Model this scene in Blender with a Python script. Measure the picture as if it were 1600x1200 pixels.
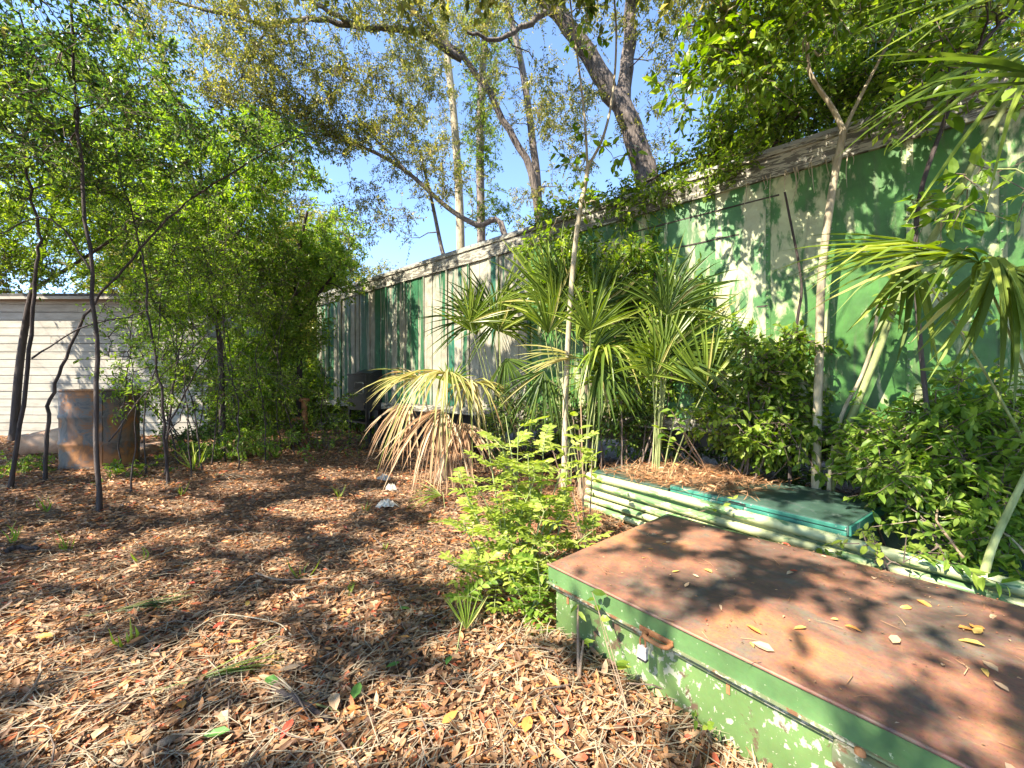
import bpy, math, random
import numpy as np
from mathutils import Vector
scn = bpy.context.scene
for o in list(bpy.data.objects): bpy.data.objects.remove(o)
R = np.random.default_rng(11)
random.seed(5)
rad = math.radians

# ---------------------------------------------------------------- camera, sky, sun, exposure
CAMZ = 1.55; F = 614.0
cam_d = bpy.data.cameras.new('camera'); cam = bpy.data.objects.new('camera', cam_d)
scn.collection.objects.link(cam); scn.camera = cam
cam.location = (0, 0, CAMZ); cam.rotation_euler = (rad(90), 0, 0)
cam_d.sensor_width = 36; cam_d.lens = 36*F/1600; cam_d.clip_end = 2000; cam_d.clip_start = 0.02
SUN_AZ = np.array([-0.78, -0.62]); SUN_AZ /= np.linalg.norm(SUN_AZ)
SUN_EL = rad(48)
SUN = np.array([SUN_AZ[0]*math.cos(SUN_EL), SUN_AZ[1]*math.cos(SUN_EL), math.sin(SUN_EL)])
world = bpy.data.worlds.new('World'); scn.world = world; world.use_nodes = True
wn = world.node_tree.nodes; wl = world.node_tree.links
sky = wn.new('ShaderNodeTexSky'); sky.sky_type = 'NISHITA'; sky.sun_disc = False
sky.sun_elevation = SUN_EL; sky.sun_rotation = math.atan2(SUN[0], SUN[1])
sky.altitude = 2500; sky.air_density = 1.0; sky.dust_density = 0.05; sky.ozone_density = 2.5
wl.new(sky.outputs[0], wn['Background'].inputs[0]); wn['Background'].inputs[1].default_value = 0.15
sd = bpy.data.lights.new('sun', 'SUN'); sd.energy = 5.0; sd.angle = rad(0.5); sd.color = (1, 0.91, 0.76)
sun = bpy.data.objects.new('sun', sd); scn.collection.objects.link(sun)
sun.rotation_euler = Vector(-SUN).to_track_quat('-Z', 'Y').to_euler()
scn.view_settings.view_transform = 'Standard'; scn.view_settings.look = 'None'
scn.view_settings.exposure = 2.0; scn.view_settings.gamma = 1
try:
    scn.cycles.max_bounces = 6; scn.cycles.diffuse_bounces = 4; scn.cycles.glossy_bounces = 2; scn.cycles.transmission_bounces = 3; scn.cycles.transparent_max_bounces = 4
except Exception: pass

# ---------------------------------------------------------------- helpers
def nrm(v):
    v = np.asarray(v, float); return v/np.maximum(np.linalg.norm(v, axis=-1, keepdims=True), 1e-9)
def sstep(a, b, x):
    t = np.clip((np.asarray(x, float)-a)/(b-a), 0, 1); return t*t*(3-2*t)
def gz(x, y):
    x = np.asarray(x, float); y = np.asarray(y, float)
    z = 0.22*sstep(2.0, 6.5, -x)*sstep(2.5, 6, y)
    z = z + 0.10*np.exp(-((x+0.3)**2/2.2+(y-5.6)**2/1.2))
    z = z + 0.05*np.exp(-((x-0.2)**2/0.20+(y-2.2)**2/0.5))
    z = z + 0.025*np.sin(1.3*x+.4)*np.sin(1.1*y) + 0.012*np.sin(3.7*x+1.7*y)*np.sin(2.9*y-1.1*x)
    return z
def W(px, py, d): return np.array([(px-800)/F*d, d, CAMZ-(py-600)/F*d])
def G(px, py):
    d = 5.0
    for _ in range(40):
        z = float(gz((px-800)/F*d, d)); d = .5*d+.5*min(40, (CAMZ-z)*F/max(py-600, 4))
    x = (px-800)/F*d
    return np.array([x, d, float(gz(x, d))])
def proj(P):
    P = np.atleast_2d(P); y = np.maximum(P[:, 1], .01)
    return 800+P[:, 0]/y*F, 600-(P[:, 2]-CAMZ)/y*F

COL = scn.collection
def link(name, data, parent=None):
    o = bpy.data.objects.new(name, data); COL.objects.link(o)
    if parent is not None: o.parent = parent
    return o
def mesh_from(parts, name, smooth=False):
    vs = []; fl = []; ft = []; off = 0
    for V, Fc in parts:
        V = np.asarray(V, np.float32).reshape(-1, 3)
        if isinstance(Fc, np.ndarray):
            if len(Fc):
                fl.append((Fc+off).astype(np.int32).ravel()); ft.append(np.full(len(Fc), Fc.shape[1], np.int32))
        else:
            for f in Fc:
                fl.append(np.array(f, np.int32)+off); ft.append(np.array([len(f)], np.int32))
        vs.append(V); off += len(V)
    V = np.concatenate(vs); L = np.concatenate(fl); T = np.concatenate(ft)
    me = bpy.data.meshes.new(name)
    me.vertices.add(len(V)); me.vertices.foreach_set('co', V.ravel())
    me.loops.add(len(L)); me.loops.foreach_set('vertex_index', L)
    st = np.zeros(len(T), np.int32); st[1:] = np.cumsum(T)[:-1]
    me.polygons.add(len(T)); me.polygons.foreach_set('loop_start', st)
    me.update(calc_edges=True)
    me.polygons.foreach_set('use_smooth', np.full(len(T), bool(smooth)))
    return me
def build(name, parts, mat, parent=None, smooth=False, origin=None):
    if origin is not None: parts = [(np.asarray(V)-origin, Fc) for V, Fc in parts]
    me = mesh_from(parts, name, smooth); me.materials.append(mat)
    o = link(name, me, parent)
    if origin is not None: o.location = origin
    return o
def tag(o, label, cat, group=None):
    o['label'] = label; o['category'] = cat
    if group: o['group'] = group
    return o
def thing(name, label, cat, loc=(0, 0, 0), group=None, rz=0):
    o = link(name, None); o.location = [float(v) for v in loc]; o.rotation_euler = (0, 0, rz); o.empty_display_size = .1
    return tag(o, label, cat, group)
def kind(o, k): o['kind'] = k; return o

def box(c, h, ax=None):
    """box centre c, half sizes h, axes rows"""
    c = np.asarray(c, float); A = np.eye(3) if ax is None else np.asarray(ax, float)
    s = np.array([[-1,-1,-1],[1,-1,-1],[1,1,-1],[-1,1,-1],[-1,-1,1],[1,-1,1],[1,1,1],[-1,1,1]], float)*np.asarray(h, float)
    return c+s@A, [(0,3,2,1),(4,5,6,7),(0,1,5,4),(1,2,6,5),(2,3,7,6),(3,0,4,7)]
def bevel_box(lo, hi, b):
    """chamfered box"""
    lo = np.array(lo, float); hi = np.array(hi, float)
    import bmesh
    bm = bmesh.new(); bmesh.ops.create_cube(bm, size=1)
    for v in bm.verts:
        v.co = Vector([(lo[i]+hi[i])/2+v.co[i]*(hi[i]-lo[i]) for i in range(3)])
    bmesh.ops.bevel(bm, geom=bm.edges[:], offset=b, segments=2, affect='EDGES', profile=.6)
    bm.verts.index_update()
    V = np.array([v.co[:] for v in bm.verts]); Fc = [tuple(v.index for v in f.verts) for f in bm.faces]
    bm.free(); return V, Fc
def tube(pts, rs, n=6, cap=True):
    pts = np.asarray(pts, float); m = len(pts)
    rs = np.broadcast_to(np.asarray(rs, float), (m,))
    T = np.gradient(pts, axis=0); T = nrm(T)
    up = np.array([0, 0, 1.0]) if abs(T[0, 2]) < .9 else np.array([1.0, 0, 0])
    V = []
    a = np.arange(n)*2*math.pi/n
    S = nrm(np.cross(T[0], up))
    for i in range(m):
        S = S-T[i]*np.dot(S, T[i]); S = S/max(np.linalg.norm(S), 1e-6); B = np.cross(T[i], S)
        V.append(pts[i]+rs[i]*(np.cos(a)[:, None]*S+np.sin(a)[:, None]*B))
    V = np.concatenate(V)
    j = np.arange(n); jn = (j+1) % n
    Q = np.concatenate([np.stack([i*n+j, i*n+jn, (i+1)*n+jn, (i+1)*n+j], 1) for i in range(m-1)])
    out = [(V, Q)]
    if cap: out.append((V, [tuple(range(n-1, -1, -1)), tuple((m-1)*n+k for k in range(n))]))
    return out
def spline(pts, k=5):
    pts = np.asarray(pts, float)
    if len(pts) < 3: 
        t = np.linspace(0, 1, k+1)[:, None]; return pts[0]*(1-t)+pts[-1]*t
    P = np.vstack([2*pts[0]-pts[1], pts, 2*pts[-1]-pts[-2]]); out = []
    for i in range(1, len(P)-2):
        for t in np.linspace(0, 1, k, endpoint=False):
            a, b, c, d = P[i-1], P[i], P[i+1], P[i+2]
            out.append(.5*((2*b)+(-a+c)*t+(2*a-5*b+4*c-d)*t*t+(-a+3*b-3*c+d)*t**3))
    out.append(pts[-1]); return np.array(out)
def lathe(prof, n=28, c=(0, 0, 0)):
    prof = np.asarray(prof, float); a = np.arange(n)*2*math.pi/n
    V = np.concatenate([np.stack([r*np.cos(a), r*np.sin(a), np.full(n, z)], 1) for r, z in prof])+np.asarray(c, float)
    j = np.arange(n); jn = (j+1) % n
    Q = np.concatenate([np.stack([i*n+j, i*n+jn, (i+1)*n+jn, (i+1)*n+j], 1) for i in range(len(prof)-1)])
    return V, Q
def rand_dirs(n): return nrm(R.normal(size=(n, 3)))
def leaf_frame(D, N):
    D = nrm(D); S = nrm(np.cross(D, N)); return D, S, np.cross(S, D)
def leaves2(P, D, N, L, Wd, fold=.25, curl=.15):
    """two-triangle leaves folded along the midrib"""
    n = len(P); D, S, N = leaf_frame(D, N)
    L = np.broadcast_to(L, n)[:, None]; Wd = np.broadcast_to(Wd, n)[:, None]
    m = P+D*L*.45+N*fold*Wd*.5
    V = np.stack([P, m+S*Wd*.5, P+D*L-N*curl*L, m-S*Wd*.5], 1).reshape(-1, 3)
    b = (np.arange(n)*4)[:, None]
    return V, np.concatenate([b+np.array([[0, 1, 2]]), b+np.array([[0, 2, 3]])], 1).reshape(-1, 3)
def leaves4(P, D, N, L, Wd, fold=.22, curl=.18):
    """leaf outline of six points, two folded halves"""
    n = len(P); D, S, N = leaf_frame(D, N)
    L = np.broadcast_to(L, n)[:, None]; Wd = np.broadcast_to(Wd, n)[:, None]
    c = np.broadcast_to(curl, n)[:, None]
    m1 = P+D*L*.28; m2 = P+D*L*.66-N*c*L*.35; t = P+D*L-N*c*L
    V = np.stack([P, m1+S*Wd*.46+N*fold*Wd*.46, m2+S*Wd*.40+N*fold*Wd*.40, t, m2-S*Wd*.40+N*fold*Wd*.40, m1-S*Wd*.46+N*fold*Wd*.46, P+D*L*.5-N*c*L*.12], 1).reshape(-1, 3)
    b = (np.arange(n)*7)[:, None]
    Q = [[0, 1, 2, 6], [6, 2, 3, 3], [0, 6, 4, 5], [6, 3, 4, 4]]
    tri = np.array([[0, 1, 6], [1, 2, 6], [2, 3, 6], [6, 3, 4], [6, 4, 5], [0, 6, 5]])
    return V, (b[:, :, None]+tri[None]).reshape(-1, 3)
def strips(P, D, N, L, w):
    n = len(P); D, S, N = leaf_frame(D, N); L = np.broadcast_to(L, n)[:, None]
    bend = R.normal(0, .12, (n, 1))*L
    V = np.stack([P-S*w, P+S*w, P+D*L*.5+S*(w+bend), P+D*L*.5+S*(-w+bend), P+D*L], 1).reshape(-1, 3)
    b = (np.arange(n)*5)[:, None]
    tri = np.array([[0, 1, 2], [0, 2, 3], [3, 2, 4]])
    return V, (b[:, :, None]+tri[None]).reshape(-1, 3)

# ---------------------------------------------------------------- materials
def newmat(name):
    m = bpy.data.materials.new(name); m.use_nodes = True
    nt = m.node_tree; return m, nt, nt.nodes['Principled BSDF'], nt.nodes['Material Output']
def ramp(nt, fac, stops, interp='LINEAR'):
    r = nt.nodes.new('ShaderNodeValToRGB'); r.color_ramp.interpolation = interp
    e = r.color_ramp.elements
    while len(e) < len(stops): e.new(.5)
    for i, (p, c) in enumerate(stops):
        e[i].position = p; e[i].color = (*c, 1) if len(c) == 3 else c
    nt.links.new(fac, r.inputs[0]); return r
def noise(nt, scale, detail=5, rough=.55, vec=None, dist=0):
    n = nt.nodes.new('ShaderNodeTexNoise'); n.inputs['Scale'].default_value = scale
    n.inputs['Detail'].default_value = detail; n.inputs['Roughness'].default_value = rough; n.inputs['Distortion'].default_value = dist
    if vec is not None: nt.links.new(vec, n.inputs['Vector'])
    return n
def coords(nt, scale=(1, 1, 1), kindc='Object', rot=(0, 0, 0)):
    t = nt.nodes.new('ShaderNodeTexCoord'); mp = nt.nodes.new('ShaderNodeMapping')
    mp.inputs['Scale'].default_value = scale; mp.inputs['Rotation'].default_value = rot
    nt.links.new(t.outputs[kindc], mp.inputs['Vector']); return mp.outputs[0]
def mix(nt, fac, a, b, mode='MIX'):
    m = nt.nodes.new('ShaderNodeMix'); m.data_type = 'RGBA'; m.blend_type = mode
    for s, v in ((m.inputs[0], fac), (m.inputs[6], a), (m.inputs[7], b)):
        if isinstance(v, (int, float)): s.default_value = v
        elif isinstance(v, tuple): s.default_value = (*v, 1)
        else: nt.links.new(v, s)
    return m.outputs[2]
def math_n(nt, op, a, b=None):
    m = nt.nodes.new('ShaderNodeMath'); m.operation = op
    for i, v in enumerate((a, b)):
        if v is None: continue
        if isinstance(v, (int, float)): m.inputs[i].default_value = v
        else: nt.links.new(v, m.inputs[i])
    return m.outputs[0]
def bump(nt, h, bs, strength=.3, dist=.01):
    b = nt.nodes.new('ShaderNodeBump'); b.inputs['Strength'].default_value = strength; b.inputs['Distance'].default_value = dist
    nt.links.new(h, b.inputs['Height']); nt.links.new(b.outputs[0], bs.inputs['Normal'])
def leaf_mat(name, stops, transl=.4, rough=.42, spec=.28):
    m, nt, bs, out = newmat(name)
    g = nt.nodes.new('ShaderNodeNewGeometry')
    r = ramp(nt, g.outputs['Random Per Island'], stops)
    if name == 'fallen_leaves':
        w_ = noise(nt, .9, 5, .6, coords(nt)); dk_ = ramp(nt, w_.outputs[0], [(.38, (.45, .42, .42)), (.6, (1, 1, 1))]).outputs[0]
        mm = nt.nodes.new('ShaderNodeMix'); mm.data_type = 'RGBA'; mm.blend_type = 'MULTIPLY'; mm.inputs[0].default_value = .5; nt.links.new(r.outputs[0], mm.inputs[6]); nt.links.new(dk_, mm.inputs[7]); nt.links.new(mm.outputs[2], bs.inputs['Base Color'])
    else: nt.links.new(r.outputs[0], bs.inputs['Base Color'])
    bs.inputs['Roughness'].default_value = rough
    bs.inputs['Specular IOR Level'].default_value = spec
    if transl > 0:
        t = nt.nodes.new('ShaderNodeBsdfTranslucent'); hs = nt.nodes.new('ShaderNodeHueSaturation')
        hs.inputs['Saturation'].default_value = 1.15; hs.inputs['Value'].default_value = 1.9; hs.inputs['Hue'].default_value = .497
        nt.links.new(r.outputs[0], hs.inputs['Color']); nt.links.new(hs.outputs[0], t.inputs[0])
        ms = nt.nodes.new('ShaderNodeMixShader'); ms.inputs[0].default_value = transl
        nt.links.new(bs.outputs[0], ms.inputs[1]); nt.links.new(t.outputs[0], ms.inputs[2]); nt.links.new(ms.outputs[0], out.inputs[0])
    return m
def bark_mat(name, c1, c2, sc=9, stretch=.25, b=.6):
    m, nt, bs, out = newmat(name)
    v = coords(nt, (1, 1, stretch))
    n = noise(nt, sc, 7, .65, v, .4); n2 = noise(nt, 1.7, 3, .5)
    c = ramp(nt, n.outputs[0], [(.3, c1), (.68, c2)])
    lich = ramp(nt, n2.outputs[0], [(.52, (0, 0, 0)), (.7, (1, 1, 1))])
    c = mix(nt, math_n(nt, 'MULTIPLY', lich.outputs[0], .45), c.outputs[0], (c2[0]*1.3+.05, c2[1]*1.35+.05, c2[2]*1.3+.05))
    nt.links.new(c, bs.inputs['Base Color']); bs.inputs['Roughness'].default_value = .9
    bump(nt, n.outputs[0], bs, b, .06); return m
def rust_mat(name, stops, sc=3, rough=.75):
    m, nt, bs, out = newmat(name)
    v = coords(nt); n = noise(nt, sc, 9, .68, v, .5); n2 = noise(nt, sc*14, 4, .6, v)
    f = math_n(nt, 'ADD', math_n(nt, 'MULTIPLY', n.outputs[0], .8), math_n(nt, 'MULTIPLY', n2.outputs[0], .2))
    nt.links.new(ramp(nt, f, stops).outputs[0], bs.inputs['Base Color']); bs.inputs['Roughness'].default_value = rough
    bump(nt, n2.outputs[0], bs, .15, .004); return m
def paint_mat(name, base, chip, rust, chip_lo=.60, rust_lo=.62, sc=9, stretch=(1, 1, 1), rough=.5, var=.35, chipsize=1):
    """worn paint: tone variation, chips to primer, rust blotches"""
    m, nt, bs, out = newmat(name)
    v = coords(nt, stretch)
    n0 = noise(nt, 2.6, 6, .6, v); n1 = noise(nt, sc*chipsize, 6, .62, v, .25); n2 = noise(nt, sc*.45, 8, .7, v, .3); n3 = noise(nt, 70, 3, .5, v)
    dk = tuple(x*(1-var) for x in base); lt = tuple(min(1, x*(1+var)+.01) for x in base)
    c0 = ramp(nt, n0.outputs[0], [(.3, dk), (.7, lt)]).outputs[0]
    c0 = mix(nt, .12, c0, n3.outputs['Color'], 'OVERLAY')
    cl = ramp(nt, n0.outputs[0], [(.42, (.0,)*3), (.62, (.13,)*3)]).outputs[0]; n1f = math_n(nt, 'SUBTRACT', math_n(nt, 'ADD', n1.outputs[0], cl), .065)
    k1 = ramp(nt, n1f, [(chip_lo, (0, 0, 0)), (chip_lo+.025, (1, 1, 1))]).outputs[0]
    n1b = noise(nt, sc*2.4*chipsize, 4, .6, v, .2); k1 = math_n(nt, 'MAXIMUM', k1, ramp(nt, n1b.outputs[0], [(chip_lo+.04, (0, 0, 0)), (chip_lo+.06, (1, 1, 1))]).outputs[0])
    c1 = mix(nt, k1, c0, chip)
    k2 = ramp(nt, n2.outputs[0], [(rust_lo, (0, 0, 0)), (rust_lo+.05, (1, 1, 1))]).outputs[0]
    c2 = mix(nt, k2, c1, rust)
    nt.links.new(c2, bs.inputs['Base Color']); bs.inputs['Roughness'].default_value = rough
    h = math_n(nt, 'SUBTRACT', n3.outputs[0], math_n(nt, 'MULTIPLY', k1, 1.2))
    bump(nt, h, bs, .25, .003); return m

M = {}
M['soil'], nt, bs, _ = newmat('leafy_soil')
n = noise(nt, 26, 8, .7, coords(nt, (1, 1.3, 1))); n2 = noise(nt, 1.5, 4, .6)
c = ramp(nt, n.outputs[0], [(.3, (.035, .02, .013)), (.5, (.15, .08, .045)), (.7, (.31, .18, .105))]).outputs[0]
nt.links.new(mix(nt, math_n(nt, 'MULTIPLY', n2.outputs[0], .5), c, (.13, .09, .06)), bs.inputs['Base Color']); bs.inputs['Roughness'].default_value = .95
bump(nt, n.outputs[0], bs, .9, .03)
M['litter'] = leaf_mat('fallen_leaves', [(0, (.06, .030, .018)), (.2, (.18, .09, .045)), (.5, (.34, .19, .095)), (.76, (.50, .335, .20)), (.90, (.56, .25, .08)), (.985, (.40, .10, .05))], .12, .55)
M['straw'] = leaf_mat('straw', [(0, (.24, .12, .06)), (.5, (.42, .22, .11)), (1, (.55, .36, .2))], .1, .6)
M['drystraw'] = leaf_mat('grey_straw', [(0, (.15, .12, .08)), (.5, (.27, .22, .15)), (1, (.40, .34, .25))], .1, .6)
M['green_leaf'] = leaf_mat('bright_leaf', [(0, (.07, .14, .02)), (.5, (.16, .25, .035)), (1, (.28, .36, .07))], .45)
M['mid_leaf'] = leaf_mat('mid_leaf', [(0, (.045, .085, .012)), (.5, (.125, .20, .026)), (1, (.27, .34, .06))], .45, .34)
M['dark_leaf'] = leaf_mat('dark_leaf', [(0, (.025, .06, .014)), (.6, (.075, .135, .026)), (1, (.19, .25, .05))], .38, .3)
M['oak_leaf'] = leaf_mat('oak_leaf', [(0, (.06, .075, .016)), (.45, (.15, .165, .032)), (.8, (.27, .26, .06)), (1, (.36, .30, .11))], .42, .34)
M['lime_leaf'] = leaf_mat('lime_leaf', [(0, (.16, .22, .03)), (.5, (.26, .33, .055)), (1, (.37, .42, .10))], .4, .4)
M['palm'] = leaf_mat('palm_blade', [(0, (.075, .12, .016)), (.5, (.17, .235, .032)), (.9, (.30, .34, .07)), (1, (.40, .36, .12))], .3, .38)
M['palm_dark'] = leaf_mat('palm_blade_dark', [(0, (.035, .065, .014)), (.5, (.08, .13, .024)), (.92, (.16, .20, .04)), (1, (.28, .24, .09))], .3, .34)
M['palm_dry'] = leaf_mat('palm_blade_dry', [(0, (.16, .18, .04)), (.4, (.32, .29, .09)), (.8, (.47, .39, .18)), (1, (.40, .24, .11))], .25, .5)
M['palm_brown'] = leaf_mat('palm_blade_brown', [(0, (.10, .055, .03)), (.6, (.22, .12, .06)), (1, (.34, .2, .11))], .2, .6)
M['palm_dead'] = leaf_mat('palm_blade_dead', [(0, (.30, .17, .09)), (.5, (.42, .29, .17)), (1, (.55, .45, .30))], .2, .6)
M['bark_oak'] = bark_mat('oak_bark', (.012, .010, .010), (.22, .175, .15), 17, .2, 1.0)
M['bark_grey'] = bark_mat('grey_bark', (.07, .055, .05), (.27, .22, .19), 10)
M['bark_dark'] = bark_mat('dark_bark', (.014, .010, .010), (.065, .045, .038), 16)
M['bark_pale'] = bark_mat('pale_bark', (.20, .16, .10), (.46, .39, .27), 14, .35, .3)
M['stem_green'] = bark_mat('green_stem', (.13, .16, .05), (.30, .33, .13), 14, .35, .25)
M['twig'] = bark_mat('twig_bark', (.06, .04, .03), (.18, .13, .10), 20)
M['vinewood'] = bark_mat('vine_wood', (.13, .08, .05), (.34, .24, .16), 18)

# ---------------------------------------------------------------- setting: ground
gx = np.concatenate([np.linspace(-300, -16, 12), np.linspace(-15, 10, 150), np.linspace(11, 300, 12)])
gy = np.concatenate([np.linspace(-200, -5, 8), np.linspace(-4, 16, 150), np.linspace(17, 500, 14)])
GX, GY = np.meshgrid(gx, gy)
GZ = gz(GX, GY)
nx, ny = len(gx), len(gy)
idx = np.arange(nx*ny).reshape(ny, nx)
Q = np.stack([idx[:-1, :-1], idx[:-1, 1:], idx[1:, 1:], idx[1:, :-1]], -1).reshape(-1, 4)
gobj = kind(build('ground', [(np.stack([GX, GY, GZ], -1).reshape(-1, 3), Q)], M['soil'], smooth=True), 'structure')
gobj['label'] = 'brown earth covered with leaf litter'

# ---------------------------------------------------------------- frames of the big objects
TO = np.array([2.85, 4.37]); TA = nrm([-.768, .64]); TN = np.array([-TA[1], TA[0]])   # trailer: origin, axis to far end, outward normal to the camera side
TN = -TN if np.dot(TN, -TO) < 0 else TN
T_Z0, T_Z1 = 1.02, 4.10; S0, S1 = -4.44, 11.1
CO = np.array([.22, 2.38]); CU = nrm([.65, -.76]); CV = np.array([-CU[1], CU[0]])      # chest
C_H = .465; C_L = 2.3; C_D = 1.43
BO = np.array([.93, 4.78]); BU = nrm([.573, -.82]); BV = np.array([-BU[1], BU[0]])      # ribbed bin
def in_rect(P, O, U, V, l, d, pad=0):
    r = P[:, :2]-O; a = r@U; b = r@V
    return (a > -pad) & (a < l+pad) & (b > -pad) & (b < d+pad)

# sun patches: places (photo pixels on the surfaces) kept in the sun by gaps cut into the unseen canopy
LIT = np.array([(60,1035,95,30),(210,1060,90,28),(350,1000,60,26),(440,1020,45,24),(560,948,50,26),(400,850,62,13),(270,835,45,10),(290,795,65,9),(500,798,75,16),
 (120,1140,120,36),(25,985,42,20),(835,1080,75,60),(690,1100,45,32),(930,1150,110,60),(770,1010,60,40),(620,1165,60,22),(565,742,70,9),(645,775,55,14),(380,746,55,7),(150,905,50,8),
 (760,840,95,75),(680,650,95,85),(985,775,120,40),(1090,752,120,28),(1095,845,40,17),(1210,860,40,13),(990,887,60,24),(1080,897,42,14),(1232,962,62,26),(1356,1035,75,34),
 (1184,992,50,24),(1405,971,48,22),(1487,960,62,18),(1525,1080,52,17),(1506,1151,75,28),(1565,1020,40,18),(1000,1010,50,55),(930,960,40,30),(1150,1120,60,45),(1270,1190,60,30),(1010,1090,40,40),(1300,870,50,14),(1230,815,40,14),(1480,905,60,10),
 (1130,430,62,120),(1085,350,26,34),(1180,510,70,75),(1255,430,40,60),(1330,490,36,45),(1230,560,50,50),(1365,290,16,16),(1415,330,18,20),(1530,480,50,40),(1565,400,34,40),(1480,420,18,18),(1450,560,40,26),(1010,440,40,50),(1540,300,14,14),(1330,360,16,20),(1310,245,30,12),
 (640,460,22,45),(700,480,40,55),(780,500,34,50),(850,430,26,50),(740,410,24,30),(900,500,70,50),(880,620,90,60),(1060,640,60,40),(560,620,24,30),(530,520,14,30),(1400,650,60,40),(1540,700,70,40),
 (40,520,60,40),(70,575,60,22),(180,575,40,14),(275,655,30,26),(290,590,24,12),(130,660,24,36)], float)
RG = np.random.default_rng(3); ex = []
for _ in range(95):
    y = 735+465*RG.random()**1.2; k_ = (y-600)/600; ex.append((RG.uniform(-20, 900), y, RG.uniform(14, 50)*k_+4, RG.uniform(6, 20)*k_+2))
for _ in range(60): ex.append((RG.uniform(900, 1600), RG.uniform(230, 640), RG.uniform(8, 22), RG.uniform(8, 26)))
for _ in range(6): ex.append((RG.uniform(880, 1600), RG.uniform(830, 1190), RG.uniform(14, 36), RG.uniform(8, 18)))
for _ in range(10): ex.append((RG.uniform(0, 320), RG.uniform(490, 680), RG.uniform(6, 20), RG.uniform(5, 14)))
LIT = np.vstack([LIT, np.array(ex)])
def sun_px(P):
    """pixel of the place that a leaf at P shades"""
    out = np.array(P, float)
    z = .02; t = (P[:, 2]-z)/SUN[2]; Gd = P-SUN*t[:, None]
    tl = (P[:, 2]-C_H)/SUN[2]; Ld = P-SUN*tl[:, None]
    inl = in_rect(Ld, CO, CU, CV, C_L, C_D)
    H = np.where(inl[:, None], Ld, Gd)
    n3 = np.array([TN[0], TN[1], 0]); dn = (P-np.array([TO[0], TO[1], 0]))@n3
    tt = dn/max(np.dot(n3, SUN), 1e-3); Td = P-SUN*tt[:, None]
    s = (Td[:, :2]-TO)@TA
    int_ = (tt > 0) & (Td[:, 2] > T_Z0) & (Td[:, 2] < T_Z1+.1) & (s > S0) & (s < S1)
    H = np.where(int_[:, None], Td, H)
    tw = (P[:, 1]-10.2)/SUN[1]; Wd_ = P-SUN*tw[:, None]
    inw = (tw > 0) & (Wd_[:, 2] > .1) & (Wd_[:, 2] < 3.8) & (Wd_[:, 0] < -7.9)
    H = np.where(inw[:, None], Wd_, H)
    x, y = proj(H); y = np.where(H[:, 1] < .3, 9e3, y); return x, y
LITV = [((-8.2, 8.0, 3.6), 1.2), ((-9.2, 8.2, 5.6), 1.2), ((-6.6, 7.6, 5.6), 1.0), ((-4.2, 9.0, 4.6), 1.0), ((-3.2, 4.2, 3.6), .7), ((-4.0, 4.6, 4.2), .7), ((.05, 2.85, .85), .55), ((-1.05, 5.6, 1.5), .75), ((1.9, 4.5, 2.0), .45), ((1.0, 4.9, 1.8), .35), ((-4.9, 8.9, 3.2), 1.6), ((-5.8, 8.4, 2.6), .9), ((-6.0, 7.4, 4.6), 1.0), ((1.3, 4.3, .45), .45), ((.75, 3.6, 1.1), .35), ((1.75, 4.3, .55), .4), ((1.35, 4.9, .5), .4), ((2.9, 3.7, 3.0), .25), ((2.2, 2.4, 2.3), .3), ((-8.6, 8, 5), 1.2), ((-1.5, 10.2, 6.5), 1.0), ((.65, 5, 2), .2)]
def shaded(P, grow=.86):
    x, y = sun_px(P); ok = np.ones(len(P), bool)
    for c, r in LITV:
        rel = P-np.array(c); al = rel@SUN; ok &= ~((al > 0) & (np.linalg.norm(rel-al[:, None]*SUN, axis=1) < r))
    for cx, cy, rx, ry in LIT: ok &= ((x-cx)/(rx*grow))**2+((y-cy)/(ry*grow))**2 > 1
    return ok

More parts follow.
